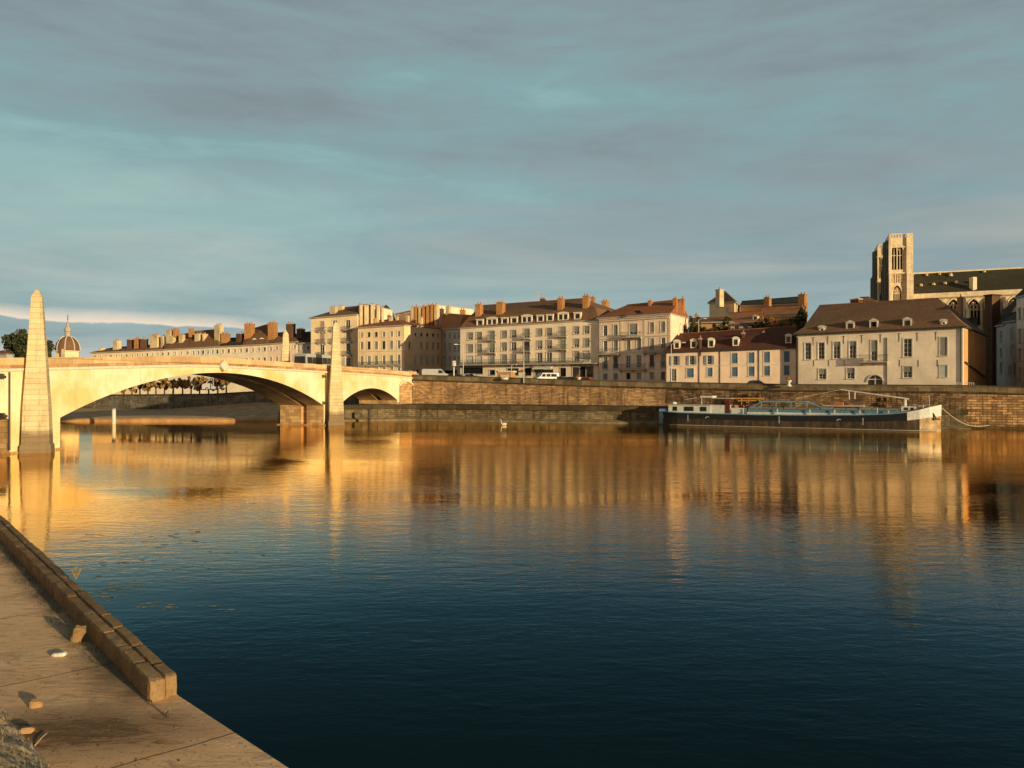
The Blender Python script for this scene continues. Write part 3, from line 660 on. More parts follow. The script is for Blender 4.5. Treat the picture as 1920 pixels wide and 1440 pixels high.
# abutment niche: shallow blind arch over an orange brick panel
fb = Fac(740, 1, 772, 1, 700, 700, 0, 0)
fb.p0 = V(bp(71.4, .0, 0)[:2]); fb.p1 = V(bp(77.2, .0, 0)[:2]); fb.L = (fb.p1 - fb.p0).length; fb.ud = (fb.p1 - fb.p0) / fb.L; fb.n = V((BN.x, BN.y)); fb.ux = V((fb.ud.x, fb.ud.y, 0)); fb.nn = BN; fb.o = V((fb.p0.x, fb.p0.y, 0))
mb = MB(); P0 = [fb.pt(u, .06, z) for u, z in arch_pts(.3, fb.L - .2, 3, 6.9, 'seg')]; mb.poly([fb.pt(.3, .06, 2.8)] + P0 + [fb.pt(fb.L - .2, .06, 2.8)]); mb.build('brick_panel', M['pier'], br)
mb = MB(); A_ = arch_pts(.3, fb.L - .2, 3, 6.9, 'seg'); B_ = arch_pts(.1, fb.L, 3, 7.25, 'seg')
for a, b, c_, d_ in zip(A_[:-1], A_[1:], B_[1:], B_[:-1]): mb.prism([fb.pt(q[0], .005, q[1]) for q in (a, b, c_, d_)], BN * .3)
mb.build('blind_arch', M['corn'], br)
mb = MB(); pbox(mb, 77.2, 78.3, -WID, .35, -1, 8.9); mb.build('end_pilaster', M['para'], br)
# carved keystone block over the crown
mb = MB(); tk = 23.2; z_ = deck(tk) - PH
mb.prism([bp(tk - .75, .2, z_), bp(tk, .2, z_ + .75), bp(tk + .75, .2, z_), bp(tk, .2, z_ - .75)], BN * .35); mb.build('keystone', M['corn'], br)
# obelisks
def obelisk(px, d, base, zt, zb=.2):
    g_ = G(px, d); ax = V((.93, .367, 0)); ay = V((.367, -.93, 0)); mb = MB(); L = [(zb - 1, base / 2 + .16), (zb + .5, base / 2 + .1), (zb + .62, base / 2), (4.3, base * .455), (8.3, base * .35), (zt - .8, base * .19), (zt, .02)]
    P = []
    for z, h in L:
        c_ = V((g_.x, g_.y, z)); k = .8
        P += [c_ - ax * h - ay * h * k, c_ + ax * h - ay * h * k, c_ + ax * h + ay * h * k, c_ - ax * h + ay * h * k]
    mb.mesh(P, [(i * 4 + k, i * 4 + (k + 1) % 4, i * 4 + 4 + (k + 1) % 4, i * 4 + 4 + k) for i in range(len(L) - 1) for k in range(4)])
    return mb.build('obelisk', M['ob'], br)
o1 = obelisk(70, 72.6, 2.3, 15.4); o2 = obelisk(629.5, 120.5, 2.25, 16.25)
obelisk(535.5, 130, 2.3, 15.65); obelisk(67, 81.5, 2.2, 14.2)
for o_, t, b_ in ((o1, -4, 1.25), (o2, 48.3, 1.2)):
    for tt, z, s_ in ((t - 2.3, deck(t) - 1.6, .2), (t + 1.6, deck(t) - 1.7, .22), (t - 2.2, 3.7, .22), (t + 2.2, 3.8, .22), (t + 1.8, deck(t) - .5, .18)):
        mb = MB(); mb.tube([bp(tt, .0, z), bp(tt, .55, z), bp(tt, .55, z - .3)], .09, 6); mb.box(B0, BT, BN, V((0, 0, 1)), tt - s_, tt + s_, .35, .65, z - .35, z - .1); mb.build('navigation_bracket', M['iron'], br)
    
for t in (-5.35, 46.9): mb = MB(); mb.tube([bp(t, .05, .3), bp(t, .05, deck(t) - 1.3)], .09, 6); mb.build('drain_pipe', M['iron'], br)

# ------------------------------------------------------------------ town: houses near the bridge
def rg(p0, p1, n): return [p0 + (p1 - p0) * i / (n - 1) for i in range(n)]
# tall apartment house behind the right obelisk
f = Fac(583, 188, 670, 184, 598, 591, 7, 7)
for px, st in ((604, 'shut'), (628, 'glass'), (652.5, 'glass')):
    dy = (652.5 - px) * .045
    f.win(px, 600 + dy, 618 + dy, 8.5, 'salmon' if px == 604 else 'glass'); f.win(px, 622 + dy, 639.5 + dy, 9, 'salmon'); f.win(px, 644.5 + dy, 664 + dy, 8.5, 'glass'); f.win(px, 671 + dy, 690 + dy, 9, 'openw')
r = house('apartment_house', 'tall cream apartment house behind the right obelisk', f, (5, 14), M['yellow'], ridge=[G3(645, 577, 193), G3(672, 574, 190)], gables='R', roofm='brown', trim=M['trim'], group='town houses along the far quay',
          courses=[(583.2, 620.5, 669.8, 617), (583.2, 643.5, 669.8, 640), (583.2, 668, 669.8, 665.5)])
for px in (604, 628, 652.5):
    for y in (618.5, 640.5, 665): f.balcony(r, px - 8, px + 8, y + (652.5 - px) * .045, .5, .9)
chimney(r, 618, 633, 572, 590, 188, 'chimy', 1.2, ud=f.ud); chimney(r, 633.5, 646, 571, 586, 190, 'chimy', 1.2, ud=f.ud)
# party-wall chimney breasts rising to its right
f = Fac(672, 186, 690, 185, 575, 573, 7, 7)
r = house('chimney_gable_house', 'narrow pale house of towering chimney breasts beside the tall apartment house', f, (4, 12), M['pale'], ridge=[G3(676, 572, 188), G3(690, 571, 188)], gables='LR', roofm='rust', group='town houses along the far quay')
for a, b, t_ in ((672, 680, 568), (681, 689, 569), (693, 702, 567), (704, 711, 569), (713, 720, 573)): chimney(r, a, b, t_, 604, 185 + (a - 672) * .02, 'chimy', 1.6, 2, ud=(.93, .37))
# domed roof behind
r = empty('domed_tower', (G(724, 205).x, 205, 8), 'small rounded dome peeping between roofs left of the party wall', 'tower')
c = G(724, 205); mb = MB(); mb.lathe((c.x, c.y, 0), [(2.3, 8), (2.3, 22.2)], 14); mb.build('drum', M['yellow'], r)
mb = MB(); mb.lathe((c.x, c.y, 0), [(2.6, 22.2), (2.4, 24), (1.7, 25.8), (.7, 27), (.05, 27.6)], 14); mb.build('dome', M['dark'], r, True)
# corner house: ochre front, bright flank
f = Fac(671, 181.5, 758, 177.5, 616, 611, 7.2, 7.2)
cols = [678.5, 692, 705.5, 719.7, 733.8, 747.8]
f.row(cols, (623.5, 621), (632.5, 630.5), 5.2, ['salmon', 'dark', 'dark', 'glass', 'glass', 'glass']); f.row(cols, (641, 638.5), (655.5, 654), 5.6, ['glass', 'dark', 'shut', 'dark', 'shut', 'glass']); f.row(cols, (668, 665.5), (685, 683), 5.6, ['half', 'glass', 'half', 'glass', 'half', 'glass']); f.row(cols, (690.5, 688), (700, 698), 5.6, 'glass')
g = Fac(758, 177.5, 827, 186, 611, 617, 7.2, 7.2); g.side = 'R'
g.win(767.5, 641, 655, 2.4, 'dark')
g.row([779, 790, 801, 812, 821.6], (624.5, 625.5), (630, 631.5), 3.8, ['void', 'dark', 'dark', 'dark', 'glass']); g.row([790, 801, 812, 821.6], (641, 642), (655, 656), 3.4, 'glass'); g.row([779, 790, 801, 812, 821.6], (666, 667), (684, 684), 4.2, 'wshut'); g.row([775, 783, 792, 801, 810], (693, 693.5), (703, 703), 5.5, 'void')
bk = V(g.p1) - V(g.p0)
r = house('corner_house', 'ochre corner house with six windows per floor and a brightly sunlit flank', f, tuple(bk), M['warm'], extra=[g], ridge=[G3(703, 601, 190), G3(744, 599, 186)], roofm='rust', trim=M['trim'], group='town houses along the far quay', courses=[(671.2, 660, 757.8, 658)])
for px in cols: f.balcony(r, px - 5, px + 5, 686 - (px - 678) * .03, .5, .9)
for a, b, t_, bt in ((700, 707, 595, 606), (729, 737, 592, 604), (742, 747, 592, 601), (761, 768, 588, 609), (787, 793, 592, 611)): chimney(r, a, b, t_, bt, 185, 'chimy', .8, 1, ud=f.ud)
mb = MB()
for i in range(4):
    a, b = g.u(771 + i * 13), g.u(782 + i * 13); mb.prism([g.pt(a, .02, 9.4), g.pt(a, 1.2, 8.9), g.pt(a, 1.2, 8.75), g.pt(a, .02, 8.75)], g.ux * (b - a))
mb.build('awning', M['trim'], r)
# party wall with stacks behind
f = Fac(742, 198, 823, 190, 590, 573, 7, 7)
r = house('party_wall_house', 'bare salmon party wall with tall chimney stacks behind the ochre corner house', f, (8, 10), M['pink'], ridge=[G3(770, 590, 200), G3(822, 574, 196)], gables='LR', roofm='ored', group='town houses along the far quay')
for a, b, t_ in ((771, 777, 572), (778, 784, 571), (785, 790, 573), (792, 798, 570), (800, 807, 568), (808, 814, 567), (815, 822, 567)): chimney(r, a, b, t_, 608, 188, 'chimy' if a % 2 else 'chim', 1.3, 1, ud=(.95, -.3))
# shaded white house in the recess
f = Fac(827, 187, 863, 168, 618, 617.5, 7, 7)
for px in (834, 843.5, 852.7, 860.5):
    f.win(px, 624.5, 633.5, 3.6, 'half'); f.win(px, 643.5, 658, 3.6, 'glass'); f.win(px, 668, 687, 3.6, 'glass')
f.win(845, 694, 704, 24, 'void')
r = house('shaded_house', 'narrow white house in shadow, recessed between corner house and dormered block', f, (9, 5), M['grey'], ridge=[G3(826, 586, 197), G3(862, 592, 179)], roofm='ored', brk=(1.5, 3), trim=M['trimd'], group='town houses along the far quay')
chimney(r, 824, 834, 572, 590, 195, 'chimd', 1.2, ud=(.9, -.3)); chimney(r, 836, 845, 571, 596, 189, 'chimy', 1.4, ud=(.9, -.3)); chimney(r, 862, 873, 577, 603, 190, 'chim', 1.3, ud=(.9, -.3))
# long dormered block
f = Fac(863, 163, 1122, 149, 617, 601, 6.7, 6.3)
cols = [881.7, 898.3, 922, 945.3, 963, 987.5, 1011.7, 1029.7, 1055, 1080.8, 1100]; fr = [2, 5, 8]
S1 = ['half', 'shut', 'shut', 'shut', 'half', 'half', 'shut', 'half', 'shut', 'half', 'half']; S2 = ['shut', 'shut', 'half', 'half', 'glass', 'dark', 'half', 'half', 'shut', 'half', 'shut']; S3 = ['shutw', 'shutw', 'shut', 'shut', 'shut', 'shut', 'glass', 'glass', 'shut', 'half', 'shutw']
for i, px in enumerate(cols):
    k = (px - 881.7) / 218.3; e = 2.5 if i in fr else 0
    f.win(px, 624 - 12.5 * k - (1 if e else 0), 636.7 - 11.5 * k + e, 9.6 + (1 if e else 0), S1[i], f=.25); f.win(px, 646 - 11.3 * k, 660.5 - 10.5 * k + e, 9.6 + (1 if e else 0), S2[i], f=.3); f.win(px, 668 - 10 * k, 684.5 - 8 * k + e * .3, 10, S3[i])
for a, b, t_, bt, st in ((868, 905, 689.5, 701, 'void'), (918, 928, 694, 703, 'void'), (951, 972, 691, 703.5, 'glass'), (984, 996, 690, 704, 'void'), (1003, 1037, 693.5, 705, 'glass'), (1050, 1061, 690, 706, 'void'), (1073, 1086, 688.5, 707, 'glass'), (1087, 1098, 687, 707, 'void'), (1099, 1112, 687, 707, 'glass')):
    f.win((a + b) / 2, t_, bt, b - a, st, sash=M['iron'])
r = house('dormered_apartment_block', 'long pinkish apartment block with nine white dormers and shops below', f, (9, 13), M['beige'], ridge=[G3(903, 573, 171), G3(1093, 560, 157)], roofm='brown', brk=(1.35, 2.3), over=.16, trim=M['trimd'], group='town houses along the far quay')
for i, px in enumerate([899.7, 922, 946.3, 963.7, 987.5, 1012.8, 1030.8, 1055.5, 1082.5]):
    k = (px - 899.7) / 182.8; big = i in (1, 4, 7)
    dormer(r, f, px, (595.5 if big else 596.5) - 13 * k, 611.5 - 12.5 * k, 20 if big else 13, -.02, 'arch' if big else 'flat', 'white', 3.0, 'glass', 'dark', double=big)
for px in (922, 987.5, 1055):
    k = (px - 881.7) / 218.3; f.balcony(r, px - 9, px + 9, 639.5 - 11.5 * k, .8, .9); f.balcony(r, px - 9, px + 9, 663 - 10.5 * k, .8, .9)
f.balcony(r, 864, 1121.5, 682.3, 1.1, 1.0)
for a, b, t_, bt, d in ((892, 905, 566, 600, 163.2), (931, 947, 562, 598, 161), (1046, 1058, 554.5, 590, 154.8), (1093, 1106, 549.5, 587, 152.4)): chimney(r, a, b, t_, bt, d, 'chim', 1.4, ud=f.ud)
chimney(r, 1012, 1024, 557, 567, 167, 'chimd', .8, 3, ud=f.ud); chimney(r, 1108, 1116, 554, 570, 163, 'chim', .9, ud=f.ud); chimney(r, 1129, 1141, 560, 592, 162, 'chim', 2, 2, ud=f.ud)
mb = MB(); c = G3(1009, 566, 167)
mb.tube([c, c + V((0, 0, 2.2))], .05); 
for z, w_ in ((2.1, 1.6), (1.7, 1.2), (1.2, .9)): mb.tube([c + V((-w_ / 2, 0, z)), c + V((w_ / 2, .1, z))], .04)
mb.build('roof_aerial', M['wlamp'], r)
# fascia signs and awnings
mb = MB()
def sign(fac, a, b, yt, yb, o=.16):
    u0, u1 = fac.u(a), fac.u(b); m = (a + b) / 2; return u0, u1, fac.z(m, yb), fac.z(m, yt)
def panel(fac, root, name, a, b, yt, yb, mat, o=.18):
    u0, u1, z0, z1 = sign(fac, a, b, yt, yb); mb = MB(); fac.box(mb, u0, u1, .002, o, z0, z1); return mb.build(name, mat, root)
blue = plain('pale_blue_sign', (.34, .42, .48), .5, .9)
p1 = panel(f, r, 'shop_sign', 1002, 1038, 683.2, 688.2, blue, .3); p2 = panel(f, r, 'shop_sign', 1073, 1112, 681, 686, plain('grey_sign', (.2, .22, .2), .5, .9), .3); panel(f, r, 'shop_sign', 868, 905, 686.3, 689.3, M['cardark'], .3); panel(f, r, 'shop_sign', 947, 986, 685.4, 687.4, M['trimd'], .25)
def letters(fac, par, a, b, yc, hpx, n, mat, o=.32, seed=1):
    rr = random.Random(seed); u0, u1 = fac.u(a), fac.u(b); z = fac.z((a + b) / 2, yc); hh = hpx * fac.d((a + b) / 2) / F; mb = MB(); w_ = (u1 - u0) / n
    for i in range(n):
        x = u0 + w_ * i; st = rr.choice('OEHUTLI')
        B = lambda x0, x1, z0, z1: fac.box(mb, x + w_ * x0, x + w_ * x1, o - .02, o + .02, z + hh * (z0 - .5), z + hh * (z1 - .5))
        if st in 'OHUEL': B(.08, .28, 0, 1)
        if st in 'OHU': B(.6, .8, 0, 1)
        if st in 'OE': B(.28, .6, .8, 1)
        if st in 'OEUL': B(.28, .6, 0, .2)
        if st in 'HE': B(.28, .6, .4, .6)
        if st in 'TI': B(.35, .55, 0, 1)
        if st == 'T': B(.08, .35, .8, 1); B(.55, .82, .8, 1)
    mb.build('sign_lettering', mat, par)
letters(f, p1, 1016, 1023, 685.7, 2.6, 4, M['cardark'], .32, 3); letters(f, p2, 1080, 1102, 683.5, 2.2, 10, M['trim'], .32, 5)
u0, u1 = f.u(1003), f.u(1037); z = f.z(1020, 690); mb = MB(); mb.prism([f.pt(u0, .02, z + .45), f.pt(u0, 1.3, z), f.pt(u0, 1.3, z - .25), f.pt(u0, .02, z + .3)], f.ux * (u1 - u0)); mb.build('awning', M['trim'], r)
# ornate house with the bright gable
f = Fac(1123, 148.3, 1257.5, 141, 598.5, 589.5, 6.2, 5.9)
C5 = [1134.9, 1154.5, 1178, 1198, 1222.3, 1243.5]
for px, st in ((1134.7, 'glass'), (1154, 'shutg'), (1222, 'shut'), (1243, 'shut')):
    k = (px - 1134.7) / 108; f.win(px, 610.5 - 7.5 * k, 630 - 7.5 * k, 7.8, st)
f.win(1187.5, 607, 627.5, 15, 'half', f=.25)
for i, px in enumerate(C5):
    k = i / 5
    f.win(px, 639.5 - 6 * k, 659 - 5 * k, 7.6, ['glass', 'shutg', 'shutg', 'shutg', 'shut', 'glass'][i]); f.win(px, 668.5 - 4.5 * k, 691.5 - 4 * k, 8, ['shutg', 'dark', 'glass', 'glass', 'dark', 'shut'][i]); f.win(px, 700 - 3 * k, 712 - 0 * k, 7.8, ['shutg', 'shutg', 'void', 'glass', 'glass', 'dark'][i])
bk5 = V((5.4, 9.8))
g = Fac(1257.5, 141, 1291, 151, 589.5, 589.5, 5.9, 5.9); g.p1 = g.p0 + bk5; g.L = bk5.length; g.ud = bk5 / g.L; g.n = V((g.ud.y, -g.ud.x)); g.ux = V((g.ud.x, g.ud.y, 0)); g.nn = V((g.n.x, g.n.y, 0)); g.zt = (f.zt[1], f.zt[1]); g.side = 'R'
rp = f.p1 + bk5 / 2; rl = f.p0 + bk5 / 2 + f.ud * 3.6
r = house('balconied_house', 'pink house with ornate balconies and a blank sunlit yellow gable', f, tuple(bk5), M['pink'], extra=[g], ridge=[V((rl.x, rl.y, H(572, rl.y))), V((rp.x, rp.y, H(562, rp.y)))], gables='R', roofm='rust', trim=M['trim'], group='town houses along the far quay',
          courses=[(1123.2, 600.5, 1257.4, 591.8, .3, .3), (1123.2, 636.5, 1257.4, 629, .2, .15), (1123.2, 664, 1257.4, 659, .2, .15), (1123.2, 696, 1257.4, 692.5, .2, .15)])
mb = MB()
for k in range(40):
    uu = .2 + (f.L - .5) * k / 39; f.box(mb, uu, uu + .12, .001, .25, f.top(uu) - .62, f.top(uu) - .42)
for uu in (.05, f.L * .305, f.L * .635, f.L - .45):
    zz_ = 6.4
    while zz_ < 18.2:
        f.box(mb, uu, uu + .42, .001, .06, zz_, zz_ + .3); zz_ += .42
mb.build('quoins', M['trim'], r)
f.balcony(r, 1123.5, 1162, 663.5, 1.0, 1.0); f.balcony(r, 1208, 1251, 660, 1.0, 1.0); f.balcony(r, 1163, 1213, 692.5, 1.0, 1.0); f.balcony(r, 1167, 1204, 632, .9, .9)
for px, y in ((1134.9, 690.5), (1154.5, 690), (1222.3, 687.5), (1243.5, 686.5)): f.balcony(r, px - 5, px + 5, y, .25, .8)
chimney(r, 1216, 1224, 561, 577, 147.5, 'chim', 1.2, ud=f.ud); chimney(r, 1262, 1270.5, 555.5, 574, 144, 'chim', 1.0, ud=f.ud); chimney(r, 1276.5, 1284, 556, 578, 148, 'chim', 1.0, ud=f.ud)
mb = MB(); f2 = G3(1200, 588, 142.5); mb.box(f2, f.ux, V((-.45, .6, .5)).normalized(), V((0, -.5, .8)).normalized(), -.55, .55, 0, .9, .0, .12); mb.build('skylight', M['glass'], r)
# low house with blue shutters
f = Fac(1249.5, 137, 1492, 128.5, 662, 653.5, 5.8, 5.3)
a_ = [1265.8, 1297, 1330]; 
for px in a_: f.win(px, 667.5 - (px - 1266) * .012, 684.5 - (px - 1266) * .02, 9, 'open')
for px in (1377.3, 1408.7, 1437.8, 1475): k = (px - 1377) / 98; f.win(px, 662 - 4 * k, 681.5 - 2.5 * k, 11.2, 'blue')
f.win(1263.5, 692, 714.5, 9, 'glass'); f.win(1294, 690.5, 707.5, 13, 'blue'); f.win(1331, 689.5, 706, 9.5, 'blue')
for px in (1377.5, 1409, 1438, 1475): k = (px - 1377) / 98; f.win(px, 688 - 3.5 * k, 706 - 2.5 * k, 11, 'blue')
r = house('blue_shuttered_house', 'low house with blue shutters and a steep maroon roof with arched dormers', f, (5, 9.5), M['pink'], ridge=[G3(1275, 626, 144), G3(1492, 612, 134)], gables='R', roofm='maroon', fascia='iron', trim=M['trim'], group='town houses along the far quay', courses=[(1250, 687, 1491.5, 683, .1, .06)])
for px, yt, yb in ((1268, 636.5, 654), (1299.5, 635, 652.5), (1332.5, 633, 651.5), (1378.7, 631, 648.5), (1478, 625.5, 643.5)): dormer(r, f, px, yt, yb, 11.5, .35, 'arch', 'white', 2.4, 'glass', 'maroon')
for a, b, t_, bt in ((1310, 1316, 629, 655), (1390, 1397.5, 618, 651), (1429, 1435, 620, 632), (1447, 1455, 622, 650)): chimney(r, a, b, t_, bt, 135, 'chimd', .8, 1, ud=f.ud)
for px in (1311, 1350, 1423): mb = MB(); u = f.u(px); f.box(mb, u - .04, u + .04, .01, .1, f.bot(u), f.top(u)); mb.build('drain_pipe', M['iron'], r)
# big weathered house
f = Fac(1494, 127.5, 1806, 115.5, 629, 614.5, 5.3, 5.2)
W7 = [(1515, 643, 674, 11.5, 'glass'), (1540, 642.5, 673.3, 11.5, 'glass'), (1569, 641, 672.3, 13, 'half'), (1599, 640, 671.8, 13, 'half'), (1639, 638, 676, 12, 'half'), (1702, 635.5, 669, 15.5, 'glass'), (1769, 632.5, 667, 13.5, 'shut'), (1542, 691.7, 711, 14, 'half'), (1595, 690, 710, 14.5, 'half'), (1702, 687, 708, 16.5, 'half'), (1769, 685, 707, 13.5, 'shutw')]
for px, t_, b_, w_, st in W7: f.win(px, t_, b_, w_, st, f={1569: .78, 1599: .78, 1639: .45}.get(px, .5))
f.win(1641, 703.5, 724, 28, 'door', 'round')
g = Fac(1806, 115.5, 1848, 137, 614.5, 640, 5.2, 5.2); bk = g.p1 - g.p0; g.side = 'R'; g.zt = (f.zt[1], f.zt[1] - 1.6)
r = house('weathered_quay_house', 'big weathered cream house with steep brown hipped roof and arched doorway', f, tuple(bk), M['greyhouse'], extra=[], ridge=[G3(1536, 573, 137), G3(1760, 559.5, 126)], roofm='brown', fascia='iron', brk=(1.3, 1.1), over=.5, trim=M['trim'], group='town houses along the far quay')
mb = MB(); g.wall(mb)
mb2 = MB(); o_ = V((g.n.x, g.n.y, 0)) * .01
mb2.poly([g.pt(.6, .01, 5.2), g.pt(g.L, .01, 5.2), g.pt(g.L, .01, f.zt[1] - .3), g.pt(.6, .01, f.zt[1] - .1)]); mb2.build('rendered_flank', M['orange'], r)
mb = MB(); mb.prism([g.pt(1.0, .02, 9.6), g.pt(1.0, .25, 9.6), g.pt(1.0, .25, 9.85), g.pt(1.0, .02, 9.85)], g.pt(g.L - 2, 0, 7.6) - g.pt(1.0, 0, 9.6)); mb.build('lean_to_trace', M['iron'], r)
dormer(r, f, 1541, 610, 624, 14, .1, 'arch', 'trim', 2.2, 'void', 'brown', oculus=True); dormer(r, f, 1769, 598, 611.5, 14, .1, 'arch', 'trim', 2.2, 'void', 'brown', oculus=True)
dormer(r, f, 1594, 600, 621.5, 16, .05, 'ped', 'trim', 2.2, 'glass', 'brown'); dormer(r, f, 1638, 596.5, 618.5, 16, .05, 'ped', 'trim', 2.2, 'void', 'brown'); dormer(r, f, 1701, 594, 616, 17, .05, 'ped', 'trim', 2.2, 'glass', 'brown')
f.balcony(r, 1613, 1665, 678, 1.0, 1.05, 'iron')
mb = MB()
for px in (1525, 1552, 1582, 1616, 1651, 1686, 1720, 1755): 
    u = f.u(px); zt_i = f.top(u) - .5; f.box(mb, u - .03, u + .03, .005, .04, zt_i - 1.2, zt_i); f.box(mb, u - .2, u + .2, .004, .045, zt_i, zt_i + .07)
for px in (1526, 1554, 1583, 1687, 1722, 1758): u = f.u(px); z_ = f.z(px, 676); f.box(mb, u - .03, u + .03, .005, .04, z_ - .9, z_ + .1)
mb.build('wall_ties', M['iron'], r)
mb = MB(); u = f.u(1662.5); f.box(mb, u - .05, u + .05, .01, .12, 5.2, f.z(1662, 633)); f.box(mb, .1, .22, .01, .13, 5.3, f.zt[0] - .3); f.box(mb, f.L - .35, f.L - .2, .01, .16, 5.2, f.zt[1]); mb.build('drain_pipe', M['iron'], r)
mb = MB(); f.box(mb, -.5, f.L + .5, .5, .62, f.zt[0] - .0, f.zt[0] + .02); 

# ------------------------------------------------------------------ houses behind
def simple(name, label, p, back, wm, ridge, roofm, wins=(), gables='', **k):
    f = Fac(*p)
    for w_ in wins: f.win(*w_)
    return f, house(name, label, f, back, M[wm], ridge=ridge, roofm=roofm, gables=gables, **k)
f, r = simple('tower_house', 'square ochre tower house with pointed brown roof and one tall chimney', (1330, 170, 1377, 164, 569, 568, 6, 6), (3.2, 7), 'warm', [G3(1358, 546, 170), G3(1360, 546, 170)], 'brown', [(1364, 577, 585, 4, 'wshut'), (1369, 590, 602, 6, 'void')], trim=M['trim'])
chimney(r, 1344, 1355, 538, 565, 165, 'chimy', 1.3, 1, ud=f.ud)
f, r = simple('long_roofed_house', 'long house with greenish brown roof and orange stacks behind the tower house', (1388, 168, 1512, 158, 575, 571, 6, 6), (4, 10), 'ochre', [G3(1392, 565, 174), G3(1508, 556, 164)], 'slate', gables='LR')
chimney(r, 1434, 1445, 553, 576, 161, 'chim', 1.2, ud=f.ud); chimney(r, 1499, 1512, 547, 577, 158, 'chim', 1.6, ud=f.ud)
f, r = simple('orange_roofed_house', 'house with a broad plain orange roof right of the garden bushes', (1428, 152, 1505, 146, 596, 593, 6, 6), (3, 8), 'ochre', [G3(1430, 576, 158), G3(1503, 573, 152)], 'ored', gables='LR')
chimney(r, 1500, 1508, 572, 590, 150, 'chimy', .9, ud=f.ud)
f, r = simple('small_dormer_house', 'low tiled house with one white dormer between the tower house and the orange roof', (1366, 152, 1430, 148, 608, 604, 6, 6), (3, 7), 'ochre', [G3(1368, 587, 158), G3(1428, 583, 154)], 'ored', gables='LR')
dormer(r, f, 1413, 590, 603, 9, .8, 'ped', 'trim', 2, 'void', 'rust')
f, r = simple('terrace_wall_house', 'low brownish house half hidden by bushes left of the tower house', (1292, 152, 1372, 149, 607, 605, 6, 6), (3, 6), 'ochre', [G3(1294, 597, 156), G3(1370, 594, 153)], 'brown', gables='LR')
chimney(r, 1302, 1309, 586, 604, 158, 'chim', .8, ud=f.ud); chimney(r, 1310, 1314, 594, 604, 158, 'chim', .8, ud=f.ud); chimney(r, 1318, 1323, 597, 606, 158, 'chimy', .8, ud=f.ud)
f, r = simple('little_dormer_house', 'low roof with three little arched dormers just above the maroon roof', (1366, 143, 1424, 141, 622, 619, 6, 6), (2, 6), 'grey', [G3(1366, 608, 148), G3(1424, 605, 146)], 'brown', gables='LR')
r['category'] = 'building'
for px in (1373, 1389, 1406): dormer(r, f, px, 612, 620, 7, .5, 'arch', 'trimd', 1.6, 'void', 'brown')
f, r = simple('orange_gable_house', 'house with a bright orange hipped roof just left of the cathedral towers', (1600, 152, 1640, 147, 568, 567, 6, 6), (4, 7), 'orange', [G3(1613, 558, 156), G3(1630, 557, 153)], 'ored')
chimney(r, 1595, 1616, 559, 566, 148, 'chimd', 1, 5, ud=f.ud)
f, r = simple('stack_house', 'narrow house with tall orange chimney and white pipe before the nave', (1788, 136, 1830, 133, 628, 622, 6, 6), (4, 8), 'ochre', [G3(1790, 600, 141), G3(1832, 596, 138)], 'dark', gables='LR')
chimney(r, 1797, 1806, 552, 612, 138, 'chim', 1.2, 1, ud=f.ud)
mb = MB(); mb.tube([G3(1807.5, 560, 137), G3(1808, 622, 137)], .13); mb.build('flue_pipe', M['trim'], r)
# street going off to the right, in shadow
f = Fac(1851, 160, 1884, 143, 617, 610.5, 5, 5)
for i, px in enumerate((1857, 1864.5, 1877)):
    for t_, b_ in ((625 - i * 2, 643 - i), (653, 669), (680, 700)): f.win(px, t_, b_, 4.2, 'glass')
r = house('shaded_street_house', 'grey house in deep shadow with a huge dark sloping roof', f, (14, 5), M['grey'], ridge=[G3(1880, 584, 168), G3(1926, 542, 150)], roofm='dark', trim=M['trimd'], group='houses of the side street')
f = Fac(1884, 142, 1906, 131, 606, 603, 5, 5)
f.win(1898, 647, 668, 5, 'shut'); f.win(1898, 615, 634, 5, 'shut'); f.win(1894, 684, 702, 6, 'blue'); f.win(1902, 680, 704, 4, 'void')
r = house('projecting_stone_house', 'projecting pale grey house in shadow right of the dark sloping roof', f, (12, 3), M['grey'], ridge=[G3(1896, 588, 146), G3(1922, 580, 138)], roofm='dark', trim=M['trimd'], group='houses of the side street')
f = Fac(1906, 130, 1965, 112, 560, 545, 5, 5)
for px in (1912, 1922, 1932, 1944):
    for t_, b_ in ((578, 598), (618, 642), (655, 676), (690, 712)): f.win(px, t_, b_, 5, 'glass')
r = house('blue_grey_house', 'tall grey house with rows of windows at the right edge', f, (12, 5), M['greyhouse'], ridge=[G3(1925, 535, 138), G3(1970, 520, 120)], roofm='dark', trim=M['trimd'], group='houses of the side street')
b = empty('brick_chimney_block', G3(1861, 610, 150), 'massive dark brick chimney block in front of the cathedral nave', 'chimney')
mb = MB(); c = G(1861, 152); mb.wbox((c.x, c.y, 6), 2.3, 1.6, H(555, 152) - 6, 20); mb.build('shaft', M['chimd'], b); mb = MB(); mb.wbox((c.x, c.y, H(555, 152)), 2.6, 1.9, .25, 20); mb.build('cap', M['dark'], b)

